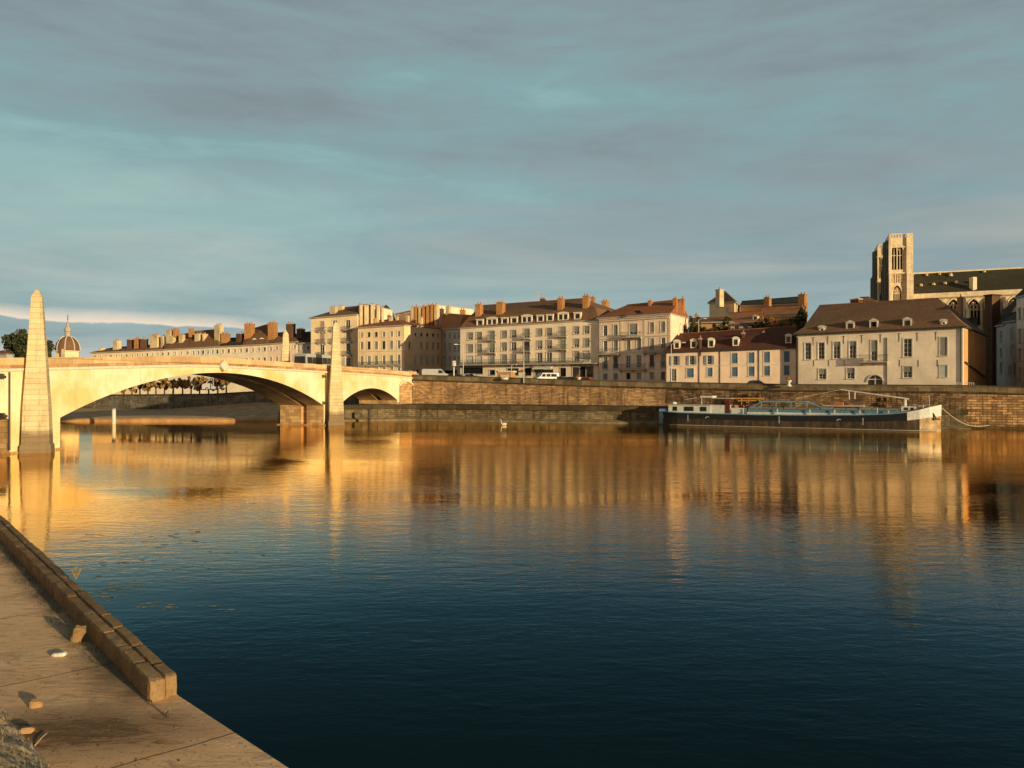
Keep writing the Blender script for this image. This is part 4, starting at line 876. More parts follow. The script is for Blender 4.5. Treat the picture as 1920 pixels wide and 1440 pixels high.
# ------------------------------------------------------------------ cathedral
ca = empty('cathedral', (98, 186, 6), 'gothic cathedral with two flat-topped stone towers and a long dark nave roof', 'church')
def tower(fr, sdx, top, lab):
    """fr: lit front Fac, sdx: vector to the rear"""
    f = fr; b = V(sdx); zt = f.zt[0]; u = lambda px: f.u(px)
    L = f.L; sc_ = L / f.L
    z1, z2, z3 = top - 9.5, top - 17.5, top - 25.5
    f.holes.append((L * .12, L * .33, z1 + .9, z1 + 6.6, 'pointed')); f.holes.append((L * .37, L * .58, z1 + .9, z1 + 6.6, 'pointed')); f.holes.append((L * .18, L * .52, z2 + .4, z2 + 5.2, 'pointed'))
    mb = MB(); f.wall(mb, .5)
    P = lambda p, z: V((p.x, p.y, z)); p0, p1, p2, p3 = f.p0, f.p1, f.p1 + b, f.p0 + b
    for a, c in ((p1, p2), (p2, p3), (p3, p0)): mb.poly([P(a, 5), P(c, 5), P(c, zt), P(a, zt)])
    mb.poly([P(p0, zt - 1), P(p1, zt - 1), P(p2, zt - 1), P(p3, zt - 1)])
    tw = mb.build('tower', M['church'], ca)
    f.wins = [(h[0], h[1], h[2], h[3], 'gothic', 'pointed', {}) for h in f.holes]; f.windows(tw, M['church'], .3, 'belfry_window', .5)
    mb = MB(); nn = f.nn; un = V((b.x, b.y, 0)).normalized()
    # corner buttresses stepping in
    for uc, w_ in ((L * .86, L * .28), (L * .02, L * .11)):
        for za, zb_, pr in ((5, z3, 1.3), (z3, z2, 1.05), (z2, z1, .8), (z1, zt + (.9 if uc > 1 else .2), .5)): f.box(mb, uc - w_ / 2, uc + w_ / 2, .01, pr, za, zb_)
    # west side buttresses, their shade put into the stone colour
    o = V((p0.x, p0.y, 0)); D = b.length
    mb.build('buttress', M['church'], tw); mb = MB()
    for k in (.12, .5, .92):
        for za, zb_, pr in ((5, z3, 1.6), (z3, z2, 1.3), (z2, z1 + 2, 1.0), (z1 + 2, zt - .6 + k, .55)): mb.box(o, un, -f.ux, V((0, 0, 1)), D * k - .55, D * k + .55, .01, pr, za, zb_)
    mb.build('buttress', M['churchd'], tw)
    mb = MB(); mb.box(o, un, -f.ux, V((0, 0, 1)), .0, D, .0, .006, 5, zt - .5); mb.build('shade_painted_west_face', M['churchd'], tw)  # thin dark sheet over the west wall, painted as its shade
    mb = MB()
    for z in (z1 - .1, z2 - .3, z3, zt - 2.4): mb = MB(); f.box(mb, -.15, L * .72, .02, .3, z, z + .3); mb.box(o, un, -f.ux, V((0, 0, 1)), 0, D, .02, .3, z, z + .3); mb.build('string_course', M['church'], tw)
    mb = MB()
    for k in range(5): f.box(mb, L * (.14 + k * .1), L * (.17 + k * .1), .02, .18, z1 - 2.2, z1 - .2)
    mb.build('blind_arcade', M['church'], tw)
    mb = MB()
    for k in range(6): f.box(mb, L * (.02 + k * .12), L * (.07 + k * .12), -.35, .02, zt + .01, zt + .75)
    f.box(mb, 0, L * .72, -.3, .0, zt + .75, zt + 1.0); mb.box(o, un, -f.ux, V((0, 0, 1)), 0, D, -.3, 0, zt + .01, zt + 1.0)
    mb.build('pierced_parapet', M['church'], tw)
    return tw
def FZ(px0, d0, px1, d1, z): f = Fac(px0, d0, px1, d1, 700, 700, 5, 5); f.zt = (z, z); return f
tower(FZ(1667, 184, 1711, 183, 41.3), (3.2, 8.6), 42.3, 'a'); tower(FZ(1645.5, 199.5, 1667, 198.6, 41.6), (3.0, 8.2), 42.4, 'b')
f = FZ(1711, 186, 1985, 176, 0); f.zt = (H(556.5, 186), H(544, 176)); f.zb = (5, 5)
for px, st in ((1730, 561), (1788, 561), (1826, 560.5), (1901, 557), (1938, 555)): f.win(px, st, st + 50, 25, 'gothic', 'pointed')
bk = (f.p1 - f.p0); bn = V((-f.ud.y, f.ud.x)) * 12
mb = MB(); f.wall(mb, .6); mb.build('nave_wall', M['church'], ca)
f.windows(ca, M['church'], .35, 'tracery_window', .6)
RL, RR = G3(1711, 513.5, 192), G3(1985, 499, 183); Ft = lambda u: f.pt(u, .4, f.top(u) + .6)
mb = MB(); mb.poly([Ft(0), Ft(f.L), RR, RL]); bb = V((bn.x, bn.y, 0)); mb.poly([RL, RR, f.pt(f.L, 0, f.zt[1]) + bb * 1.1, f.pt(0, 0, f.zt[0]) + bb * 1.1]); mb.build('nave_roof', M['slate'], ca)
mb = MB(); mb.prism([f.pt(0, .01, f.zt[0] - .9), f.pt(0, .6, f.zt[0] - .5), f.pt(0, .6, f.zt[0] + .59), f.pt(0, .01, f.zt[0] + .59)], f.pt(f.L, .01, f.zt[1]) - f.pt(0, .01, f.zt[0])); mb.prism([RL + V((0, -.2, -.1)), RL + V((0, .2, -.1)), RL + V((0, .2, .22)), RL + V((0, -.2, .22))], RR - RL); mb.build('nave_cornice', M['church'], ca)
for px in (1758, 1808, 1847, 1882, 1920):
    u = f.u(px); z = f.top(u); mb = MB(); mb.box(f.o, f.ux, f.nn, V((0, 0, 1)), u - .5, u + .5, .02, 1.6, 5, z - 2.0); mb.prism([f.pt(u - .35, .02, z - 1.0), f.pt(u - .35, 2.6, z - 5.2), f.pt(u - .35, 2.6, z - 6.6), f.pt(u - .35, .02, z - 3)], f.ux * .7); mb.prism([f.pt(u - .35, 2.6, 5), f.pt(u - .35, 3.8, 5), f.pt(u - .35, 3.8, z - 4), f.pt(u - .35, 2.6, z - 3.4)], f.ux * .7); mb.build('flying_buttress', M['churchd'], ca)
f3 = lambda k, l: RL.lerp(RR, k).lerp(f.pt(f.L * k, .4, f.top(f.L * k) + .6), l)
for k, l, s_ in ((.06, .62, .22), (.15, .6, .22), (.23, .58, .22), (.31, .56, .22), (.27, .2, .32), (.41, .57, .2), (.1, .12, .2), (.19, .1, .2), (.5, .1, .2)):
    c = f3(k, l); mb = MB(); mb.prism([c + V((-s_, -.5, -.1)), c + V((s_, -.5, -.1)), c + V((0, -.5, s_ * 2.2))], (0, .9, .1)); mb.build('roof_vent', M['church'], ca)
c = f3(.425, .86); mb = MB(); mb.wbox(c + V((0, 0, -1)), 1.0, 1.2, 3.6, 10); mb.build('pinnacle', M['church'], ca)

# ------------------------------------------------------------------ row of houses beyond the bridge
def row_house(i, px0, px1, e0, e1, rl, rr, wm, rm, chims, nw, label, gab='LR', rows=1, wst='glass', dorm=()):
    fd = lambda p: 212 - (p - 173) / 410 * 22
    d0, d1 = fd(px0), fd(px1)
    f = Fac(px0, d0, px1, d1, e0, e1, 2.2, 2.2)
    for k in range(nw):
        px = px0 + (px1 - px0) * (k + .5) / nw; e = e0 + (e1 - e0) * (k + .5) / nw
        for q in range(rows): f.win(px, e + 4.6 + q * 19, e + (11.5 if px1 > 400 else 9.5) + q * 21, 3.8 if px1 > 400 else 3, wst if (k + i) % 3 else 'dark')
    bkv = V((-f.ud.y, f.ud.x)) * 11
    r = house('riverside_house', label, f, tuple(bkv), M[wm], ridge=[G3(rl[0], rl[1], fd(rl[0]) + 5.5), G3(rr[0], rr[1], fd(rr[0]) + 5.5)], roofm=rm, gables=gab, group='riverside houses beyond the bridge', trim=M['trim'])
    for a, b, t_, bt, m_ in chims: chimney(r, a, b, t_, bt, f.d((a + b) / 2) + 2.6, m_, 1.6, ud=f.ud)
    for px, t_, b_ in dorm: dormer(r, f, px, t_, b_, 8, .8, 'ped', 'white', 2, 'void', 'brown')
    return r
row_house(0, 173, 213, 662.5, 661, (196, 655, 278), (214, 652, 272), 'warm', 'brown', [(188, 195, 650, 660, 'chimy')], 4, 'end house of the riverside row, lowest roof, with one tiny chimney', 'R')
row_house(1, 213, 262, 661, 659, (213, 652, 272), (262, 648, 264), 'yellow', 'brown', [(213.5, 226, 635, 654, 'chimy'), (240, 249, 632, 652, 'chimd'), (253.5, 263, 631, 656, 'chim')], 5, 'riverside house with a squat capped chimney and two narrow stacks')
row_house(2, 262, 310, 659, 656.5, (262, 648, 262), (310, 645, 254), 'cream', 'rust', [(265, 276, 631, 650, 'chimd'), (281.5, 302.5, 624.5, 657, 'chimy'), (304, 311, 627, 645, 'chimy')], 5, 'riverside house with one very broad cream chimney stack')
row_house(3, 310, 358, 656.5, 654, (310, 634, 254), (358, 624, 246), 'pale', 'brown', [(312.5, 326, 615, 636, 'chimy'), (322, 331, 626, 651, 'chimy'), (337, 348, 624, 650, 'chimy'), (327, 334, 614, 624, 'chim')], 4, 'riverside house with a high dark roof between three tall stacks')
row_house(4, 358, 412, 654, 651, (358, 622, 245), (404, 618, 236), 'white', 'brown', [(366, 380, 622, 651, 'chimy'), (382, 387, 622, 645, 'chimy'), (356, 362, 614, 624, 'chim'), (403, 418, 606, 640, 'chimy')], 6, 'riverside house whose ridge climbs to a big stepped stack')
row_house(5, 412, 457, 651, 649, (412, 636, 230), (457, 632, 222), 'cream', 'dark', [(415.5, 431, 621.5, 647, 'chim'), (444, 457, 622, 636, 'chimd')], 4, 'riverside house with lower dark roof and a stout orange stack')
row_house(6, 457, 502, 649, 646.5, (462, 620, 224), (502, 608, 216), 'cream', 'brown', [(458.5, 477.5, 603, 640, 'chim')], 4, 'riverside house with two little white dormers and a tall orange stack', dorm=[(473, 634, 646), (487, 633, 645)], rows=2)
row_house(7, 502, 558, 646.5, 642, (504, 626, 214), (545, 622, 206), 'pink', 'brown', [(503, 520, 601, 637, 'chim'), (537, 553.5, 602.5, 634, 'chimd')], 5, 'pinkish riverside house with framed windows behind the far obelisk', rows=2)
row_house(8, 560, 584, 645, 644, (562, 624, 206), (584, 622, 202), 'grey', 'dark', [(557, 571, 614, 626, 'chimd')], 2, 'shaded white riverside house with dark roof beside the tall apartment house', rows=2)
# small house at the left edge
f = Fac(-6, 240, 12, 236, 664, 664, 6.5, 6.5)
house('cottage', 'tiny white gabled cottage above the bridge parapet at the left edge', f, (-3, 8), M['white'], ridge=[G3(-2, 659, 244), G3(8, 657, 242)], roofm='rust', gables='LR')
# domed hospital chapel
d = 290; c = G(127, d); z = lambda y: H(y, d); s_ = d / F
r = empty('domed_chapel', (c.x, c.y, 6.5), 'slate ribbed dome with a lantern and thin spire rising beyond the bridge', 'church')
mb = MB(); mb.lathe((c.x, c.y, 0), [(4.1, 6.5), (4.1, z(659.5)), (4.5, z(659.5)), (4.5, z(658)), (3.9, z(658))], 8); mb.build('drum', M['yellow'], r)
prof = [(20.5, 658), (20.3, 650), (18.2, 643), (14.6, 637), (10, 633), (6, 631)]
mb = MB(); mb.lathe((c.x, c.y, 0), [(a * s_, z(b)) for a, b in prof], 16); mb.build('dome', M['brown'], r, True)
for k in range(8):
    a = k * math.pi / 4 + .3; mb = MB(); mb.tube([(c.x + math.cos(a) * p[0] * s_, c.y + math.sin(a) * p[0] * s_, z(p[1]) + .05) for p in prof], .16, 5); mb.build('dome_rib', M['trim'], r)
mb = MB(); mb.lathe((c.x, c.y, 0), [(5 * s_, z(631)), (4.6 * s_, z(622)), (6.2 * s_, z(621.5)), (6.4 * s_, z(618)), (5 * s_, z(614.5)), (2.6 * s_, z(612)), (2.2 * s_, z(607)), (.5, z(605)), (.1, z(604))], 12); mb.build('lantern', M['trimd'], r)
mb = MB(); mb.tube([(c.x, c.y, z(605)), (c.x, c.y, z(589))], .08); mb.tube([(c.x - .6, c.y, z(594)), (c.x + .6, c.y, z(594))], .07); mb.lathe((c.x, c.y, z(598)), [(.05, -.3), (.3, 0), (.05, .3)], 8); mb.build('spire', M['iron'], r)
mb = MB(); mb.tube([(c.x + 4.2 * s_ * 4.3, c.y - 2, 6.5), (c.x + 4.2 * s_ * 4.3, c.y - 2, 6.6)], .1)
for px, yt, yb, w_ in ((118, 652, 668, 1.3), (107, 660, 668, 2)): chimney(r, px - 3, px + 3, yt, yb + 6, d - 6, 'chimy', 1, 1)

# ------------------------------------------------------------------ vegetation
def leafmesh(mb, c, rx, ry, rz, n, s, seed, mi=1, shell=.35):
    rr = random.Random(seed)
    cl = [(V((rr.gauss(0, .5), rr.gauss(0, .5), rr.gauss(0, .5))), rr.uniform(.22, .42)) for _ in range(max(5, n // 60))]
    for i in range(n):
        q, cr = rr.choice(cl); 
        if q.length > 1: q = q / q.length
        p = q + V((rr.gauss(0, 1), rr.gauss(0, 1), rr.gauss(0, 1))).normalized() * cr * rr.uniform(.6, 1)
        P = V(c) + V((p.x * rx, p.y * ry, p.z * rz)); a = V((rr.gauss(0, 1), rr.gauss(0, 1), rr.gauss(0, 1))).normalized(); b = a.cross(V((rr.gauss(0, 1), rr.gauss(0, 1), rr.gauss(0, 1)))).normalized(); k = s * rr.uniform(.6, 1.3)
        mb.poly([P - a * k - b * k * .5, P + a * k - b * k * .5, P + a * k * .8 + b * k * .5, P - a * k * .8 + b * k * .5], mi if rr.random() < .7 else 0)
def tree(name, label, x, y, z0, zc, r, rz, n, s, mats=('leaf', 'leafd'), group=None, lumps=3, seed=1, tr=.18):
    root = empty(name, (x, y, z0), label, 'tree', group); rr = random.Random(seed)
    mb = MB(); top = V((x, y, zc)); mb.tube([(x, y, z0), (x + .05, y, (z0 + zc) / 2), top], [tr, tr * .75, tr * .4], 7)
    for k in range(5):
        a = rr.uniform(0, 6.28); mb.tube([(x, y, (z0 + zc * 2) / 3), (x + math.cos(a) * r * .6, y + math.sin(a) * r * .6, zc + rr.uniform(-.3, .5) * rz)], [tr * .45, tr * .15], 5)
    mb.build('trunk', M['bark'], root)
    mb = MB()
    for k in range(lumps):
        a = k * 6.28 / lumps + rr.random(); o = r * .35 if lumps > 1 else 0
        leafmesh(mb, (x + math.cos(a) * o, y + math.sin(a) * o, zc + rr.uniform(-.2, .2) * rz), r * .75, r * .75, rz, n // lumps, s, seed * 7 + k)
    mb.build('crown', [M[m] for m in mats], root); return root
# tree behind the left obelisk
c = G(45, 262); tree('poplar_tree', 'dense dark tree standing behind the left obelisk, taller left half', c.x, c.y, 6.5, H(652, 262), 5.4, 4.4, 7000, .42, group='trees behind the left obelisk', seed=4, lumps=4, tr=.5)
c = G(81, 268); tree('poplar_tree', 'dense dark tree showing as a narrow rounded edge right of the left obelisk', c.x, c.y, 6.5, H(655, 268), 3.6, 4.0, 4200, .42, group='trees behind the left obelisk', seed=5, lumps=3, tr=.4)
# pollarded plane trees on the quay seen through the main arch
for i, px in enumerate((232, 247, 262, 277, 292, 308, 324, 342, 358, 374, 391, 408, 424)):
    d = 172 - i * 1.2; c = G(px, d); z0 = road_z(c.x); lab = ['first', 'second', 'third', 'fourth', 'fifth', 'sixth', 'seventh', 'eighth', 'ninth', 'tenth', 'eleventh', 'twelfth', 'last'][i]
    tree('plane_tree', f'clipped plane tree seen under the main arch, {lab} from the left', c.x, c.y, z0, H(725.5 - i * 1.0, d), 1.35, 1.15, 900, .17, ('leafg', 'leafa'), 'clipped plane trees seen through the main arch', 2, 20 + i, .2)
# bushes among the back houses
for px, py, d, r_, rz, lab, mats in ((1300, 610, 148, 1.7, 2.6, 'dark bush against the yellow gable wall', ('leaf', 'leafd')), (1318, 618, 147, 1.6, 1.2, 'low dark bush above the left end of the maroon roof', ('leaf', 'leafd')), (1352, 612, 146, 1.5, 1.6, 'round dark bush below the tower house', ('leafd', 'leaf')), (1365, 605, 150, 1.2, 2.0, 'tall thin bush beside the tower house corner', ('leafd', 'leaf')),
    (1421, 613, 142, 1.6, 1.5, 'bush right of the three little arched dormers', ('leafd', 'leaf')), (1438, 607, 145, 1.9, 2.2, 'larger green bush in front of the orange roof', ('leaf', 'leafa')), (1459, 610, 144, 1.8, 1.7, 'green bush in the middle of the sunlit hedge', ('leaf', 'leafy')), (1478, 609, 143, 1.7, 1.6, 'yellowish bush of the hedge, second from its right end', ('leaf', 'leafy')), (1497, 606, 142, 1.6, 2.0, 'dark bush closing the hedge beside the big hipped roof', ('leafd', 'leaf')), (1506, 590, 146, 1.1, 2.2, 'slim conifer beside the left hip of the big weathered house', ('leafd', 'leafd'))):
    c = G(px, d); tree('garden_bush', lab, c.x, c.y, 6, H(py + 2.5, d), r_ * .95, rz * .8, 1500, .14, mats, 'garden bushes behind the low house', 3, px, .1)
# autumn shrub growing out of the quay wall behind the barge
for px, d, s_, lab in ((1404, 124.2, 1.05, 'golden shrub growing behind the barge, taller left clump'), (1428, 123.2, .95, 'golden shrub growing behind the barge, right clump')):
    c = G(px, d); tree('golden_shrub', lab, c.x, c.y, 2.6, H(746, d), s_, 1.0, 420, .10, ('leafy', 'leafa'), 'golden shrubs behind the barge', 2, px, .06)
c = G(1662, 115.5); tree('wall_creeper', 'reddish brown creeper on the wall behind the barge bow', c.x, c.y + .6, 2.6, H(757, 116), 1.0, .8, 300, .10, ('leafa', 'leafa'), None, 1, 77, .05)

# ------------------------------------------------------------------ vehicles
def vehicle(name, label, cat, x, y, z, rot, L, Wd, Hh, prof, glass, body, group=None, wheel=.33, extra=None):
    """prof: side outline as (x,z) fractions of L,H ; glass: list of side window quads"""
    a = rad(rot); ux = V((math.cos(a), math.sin(a), 0)); uy = V((-math.sin(a), math.cos(a), 0)); o = V((x, y, z)); root = empty(name, o, label, cat, group)
    P = lambda fx, side, fz: o + ux * ((fx - .5) * L) + uy * side + V((0, 0, wheel * .6 + fz * (Hh - wheel * .6)))
    mb = MB(); n = len(prof); secs = []
    for s_, k in ((-Wd / 2, .0), (-Wd / 2 + .12, .035), (Wd / 2 - .12, .035), (Wd / 2, 0)):
        secs.append([P(fx, s_ * (1 - max(0, fz - .5) * .25), fz + (k if fz > .55 else 0) * .5) for fx, fz in prof])
    V_ = [p for q in secs for p in q]; Fc = [(i * n + k, i * n + (k + 1) % n, (i + 1) * n + (k + 1) % n, (i + 1) * n + k) for i in range(3) for k in range(n)]
    mb.mesh(V_, Fc + [tuple(range(n)), tuple(range(4 * n - 1, 3 * n - 1, -1))]); b = mb.build('body', M[body] if isinstance(body, str) else body, root)
    for q in glass:
        for sg in (-1, 1): mb = MB(); mb.poly([P(fx, sg * (Wd / 2 * (1 - max(0, fz - .5) * .25) + .012), fz) for fx, fz in q]); mb.build('side_window', M['glass'], root)
    for fx in (.17, .80):
        for sg in (-1, 1):
            mb = MB(); c = o + ux * ((fx - .5) * L) + uy * sg * (Wd / 2 - .1) + V((0, 0, wheel)); mb.tube([c - uy * .11, c + uy * .12], wheel, 14); wh = mb.build('wheel', M['tyre'], root)
            mb = MB(); mb.tube([c + uy * sg * .1, c + uy * sg * .135], wheel * .55, 10); mb.build('rim', M['cargrey'], wh)
    for fx, m_ in ((.995, 'carwhite'), (.005, 'carred')):
        for sg in (-1, 1): mb = MB(); c = P(fx, sg * Wd * .36, .38); mb.box(c, ux, uy, V((0, 0, 1)), -.04, .04, -.14, .14, -.07, .07); mb.build('headlight' if fx > .5 else 'tail_light', M[m_], root)
    return root, P, ux, uy, o
CAR = [(0, .05), (.0, .48), (.06, .58), (.18, .93), (.30, 1), (.55, .99), (.72, .60), (.97, .50), (1, .3), (.99, .05)]; CG = [[(.19, .62), (.24, .88), (.40, .92), (.40, .62)], [(.42, .62), (.42, .92), (.55, .90), (.66, .62)]]
VAN = [(0, .03), (0, .92), (.04, 1), (.72, .99), (.84, .62), (.98, .5), (1, .2), (.99, .03)]; VG = [[(.60, .60), (.60, .90), (.72, .88), (.80, .60)]]
def car(label, px, d, rot, body='cardark', L=4.3, Hh=1.45, prof=CAR, gl=CG, name='parked_car', cat='car', Wd=1.75, z=None):
    c = G(px, d); return vehicle(name, label, cat, c.x, c.y, road_z(c.x) + .02 if z is None else z, rot, L, Wd, Hh, prof, gl, body, 'vehicles on the far quay')
ang = -25
car('white van in front of the dormered block, beside the blue shop sign', 1023, 142, 205, 'carwhite', 4.6, 2.0, VAN, [[(.1, .6), (.1, .88), (.35, .9), (.35, .6)], [(.38, .6), (.38, .9), (.56, .9), (.56, .6)]] + VG, 'parked_van', 'van', 1.9)
car('red car parked at the right end of the dormered block', 1103, 139, -24, 'carred')
car('dark car parked left of the red car', 1075, 141.5, -24, 'cardark'); car('black car whose roof shows above the parapet before the blue shutters', 1422, 125.6, -18, 'cardark', z=5.62)
car('dark car parked in front of the door between the two shops', 1052, 142.5, -24, 'cardark'); car('silver car parked by the recessed white house', 886, 152, -18, 'cargrey', z=7.1); car('dark car under the ochre corner house flank', 857, 160, -18, 'cardark', z=7.3)
car('cream delivery van with a lettered side beside the corner house', 816, 165, 10, 'carwhite', 5.8, 2.4, VAN, VG, 'parked_van', 'van', 2.1, z=7.3)
car('white van seen under the main arch among the plane trees, left one', 386, 163, 20, 'carwhite', 4.8, 2.2, VAN, VG, 'parked_van', 'van', z=5.0); car('white van seen under the main arch, right one beside the ramp', 402, 160, 200, 'carwhite', 4.8, 2.3, VAN, VG, 'parked_van', 'van', z=5.2)
car('white car leaving the bridge at its town end', 768, 158, 60, 'carwhite', z=7.75)
# bus on the bridge
c = bp(49.3, -5.6, deck(45) - 1.02); a = math.degrees(math.atan2(BT.y, BT.x))
BP = [(0, .02), (0, .9), (.02, 1), (.98, 1), (1, .9), (1, .02)]
rt, P, ux, uy, o = vehicle('city_bus', 'white bus with a dark window band crossing the bridge', 'bus', -31.5, 126, 8.2, 71, 10.5, 2.5, 3.0, BP, [], 'carwhite', None, .48)
for k in range(7):
    x0 = .03 + k * .135
    for sg in (-1, 1): mb = MB(); mb.poly([P(fx, sg * (1.25 * (1 - max(0, fz - .5) * .25) + .014), fz) for fx, fz in ((x0, .45), (x0, .82), (x0 + .125, .82), (x0 + .125, .45))]); mb.build('side_window', M['glass'], rt)
for fx in (-.001, 1.001): mb = MB(); mb.poly([P(fx, s_, fz) for s_, fz in ((-1.0, .4), (1.0, .4), (.95, .86), (-.95, .86))]); mb.build('windscreen', M['glass'], rt)
# orange builder's hut / kiosk
r = empty('orange_kiosk', (G(949, 146.5).x, 146.5, road_z(-1)), 'orange and cream roadside kiosk standing behind the parapet', 'kiosk')
c = G(949, 146.5); mb = MB(); mb.wbox((c.x, c.y, 6.7), 3.1, 1.6, 2.0, -20); mb.build('cabin', plain('orange_panel', (.55, .28, .1), .6), r); mb = MB(); mb.wbox((c.x, c.y, 8.7), 3.5, 2.0, .28, -20); mb.build('roof', M['trim'], r)
mb = MB(); mb.wbox((c.x - .3, c.y - .85, 7.5), 1.7, .06, .7, -20); mb.build('hatch', M['trim'], r)
# street furniture
def lamp(label, px, d, ytop, arm=1.2, adir=(1, -.3), z0=None, mat='wlamp', group='street lamps on the far quay'):
    c = G(px, d); z0 = road_z(c.x) if z0 is None else z0; z1 = H(ytop, d); r = empty('street_lamp', (c.x, c.y, z0), label, 'street lamp', group)
    mb = MB(); mb.tube([(c.x, c.y, z0), (c.x, c.y, z1)], [.1, .06], 8); mb.build('pole', M[mat], r)
    mb = MB(); a = V((adir[0], adir[1], 0)).normalized(); p = V((c.x, c.y, z1 - .05)); mb.tube([p, p + a * arm * .5 + V((0, 0, .25)), p + a * arm + V((0, 0, .3))], .045, 6); mb.build('arm', M[mat], r)
    mb = MB(); mb.box(p + a * arm + V((0, 0, .3)), a, V((-a.y, a.x, 0)), V((0, 0, 1)), -.15, .5, -.14, .14, -.1, .06); mb.build('lamp_head', M['trim'], r)
lamp('tall grey street lamp at the left corner of the dormered block', 868.5, 152, 648, 1.3, (-1, -.2)); lamp('tall thin pole lamp in front of the middle of the dormered block', 982, 141, 637.5, .9, (1, -.4)); lamp('grey street lamp reaching over the low house with blue shutters', 1258.5, 131.3, 645, 1.9, (1, -.2)); lamp('slim aerial-like street lamp behind the maroon roof', 1310, 143, 600, 1.0)
lamp('small lamp post at the left end of the dormered block shops', 959, 143, 686, .5); lamp('short lamp post seen through the main arch, taller one', 400, 158, 706, .5, z0=5.2); lamp('short lamp post seen through the main arch, left one', 326, 164, 722, .4, z0=4.6)
c = G(851, 149.5); r = empty('planter_post', (c.x, c.y, 7.2), 'slender post carrying a stack of three pale bulging planters', 'planter post'); mb = MB(); mb.tube([(c.x, c.y, 7.0), (c.x, c.y, H(688, 149.5))], .13, 8); mb.build('post', M['trim'], r)
for t_ in (684.5, 681.5, 678.5 - .6): 
    mb = MB(); z_ = H(t_ + 1.2, 149.5); mb.lathe((c.x, c.y, z_), [(.1, -.15), (.42, -.05), (.46, .08), (.3, .24), (.05, .3)], 12); mb.build('planter', M['trim'], r)
# flower urns on the parapet
for px, d, yb, lab, big in ((1085, 137.7, 713, 'stone urn overflowing with orange flowers on a pale pedestal', 1), (1478, 121.3, 719.5, 'stone urn with dark and orange flowers before the weathered house', 1), (946, 142.6, 708, 'low pale pot of pink flowers on the parapet in front of the kiosk', 0)):
    c = G(px, d); c.y -= .2; z_ = H(yb, d) - .3; r = empty('flower_urn', (c.x, c.y, z_), lab, 'urn', 'flower urns on the quay parapet')
    mb = MB(); mb.lathe((c.x, c.y, z_), [(.42, -.1), (.40, .1), (.2, .2), (.16, .35), (.38, .6), (.48, .8), (.44, .84), (.05, .78)] if big else [(.6, -.1), (.75, .1), (.7, .3), (.1, .35)], 14); mb.build('urn', M['trim'], r, True)
    mb = MB(); leafmesh(mb, (c.x, c.y, z_ + (1.15 if big else .5)), .6, .6, .4, 220, .07, px); mb.build('flowers', [plain('orange_petals', (.7, .2, .05), .7) if px != 946 else plain('pink_petals', (.6, .32, .25), .7), M['leafa'] if big else M['trim']], r)
# railing, low white barrier right of the big house
r = empty('road_barrier', (G(1809, 113.5).x, 113.5, 5.2), 'low white metal barrier on the quay at the corner of the big weathered house', 'barrier'); a, b = G(1793, 113), G(1826, 112); mb = MB()
for k in range(9): p = a.lerp(b, k / 8); mb.tube([(p.x, p.y, 5.2), (p.x, p.y, 6.6)], .03, 5)
for z_ in (6.62, 6.2): mb.tube([(a.x, a.y, z_), (b.x, b.y, z_)], .045, 5)
mb.build('bars', M['sash'], r)
for px, d, lab in ((1005, 139.5, 'a person in dark clothes'),): pass
# mooring posts
def post(label, px, d, ytop, r_, mat, tilt=.0):
    c = G(px, d); mb = MB(); mb.lathe((c.x, c.y, 0), [(r_, -1), (r_, H(ytop, d) * .6), (r_ * .93, H(ytop, d) * .61), (r_ * .93, H(ytop, d)), (0, H(ytop, d) + .05)], 12); return tag(mb.build('mooring_post', M[mat]), label, 'mooring post')
post('sunlit pale mooring post standing in the river under the main arch', 213.5, 126, 752, .3, 'trim'); post('dark timber mooring post under the right arch beside the quay', 692, 134, 768, .25, 'bark')

# ------------------------------------------------------------------ barge
A_, Bb = V((23.4, 121.6)), V((57.6, 103.6)); bl = (Bb - A_).length; bu = V(((Bb - A_) / bl).to_tuple() + (0,)); bn_ = V((-bu.y, bu.x, 0)); bo = V((A_.x, A_.y, 0))
def q(s_, w_, z): return bo + bu * s_ + bn_ * w_ + V((0, 0, z))          # along, away from viewer, up ; near side at w=0, beam 5
BM = 5.05
bg = empty('river_barge', q(19, 2.5, 0), 'long black and white river barge with blue coamings, moored against the far quay', 'barge')
ST = [(0, .9, 2.15), (.5, .55, 2.12), (1.3, .22, 2.08), (2.6, .04, 2.03), (6, 0, 1.98), (14, 0, 1.9), (22, 0, 1.95), (28, 0, 2.1), (32, .0, 2.3), (34.5, .05, 2.6), (36, .28, 2.95), (37.2, .8, 3.3), (38.1, 1.55, 3.5), (bl, 2.45, 3.62)]
def hull(mb, f0, f1, mi=0, s0=-1, s1=99, prow=0):
    S = [s_ for s_ in ST if s0 <= s_[0] <= s1]
    for a, b in zip(S[:-1], S[1:]):
        for sg in (0, 1):
            W = lambda s_, f: (s_[1] + (1 - f) * (.35 if s_[0] < 2 else (.12 if s_[0] > 36 else 0))) if not sg else BM - (s_[1] + (1 - f) * (.35 if s_[0] < 2 else (.12 if s_[0] > 36 else 0)))
            Z = lambda s_, f: -.4 + (s_[2] + .4) * f
            mb.poly([q(a[0], W(a, f0), Z(a, f0)), q(b[0], W(b, f0), Z(b, f0)), q(b[0], W(b, f1), Z(b, f1)), q(a[0], W(a, f1), Z(a, f1))], mi)
rust = NT('weathered_hull_paint'); n_ = rust.noise(rust.pos((1, 1, .3)), 1.6, 7, .7); M['hulllow'] = rust.out(rust.mix((.035, .026, .014), (.16, .085, .035), rust.ramp(n_, [(.45, 0), (.72, 1)])), .6, None, .4)
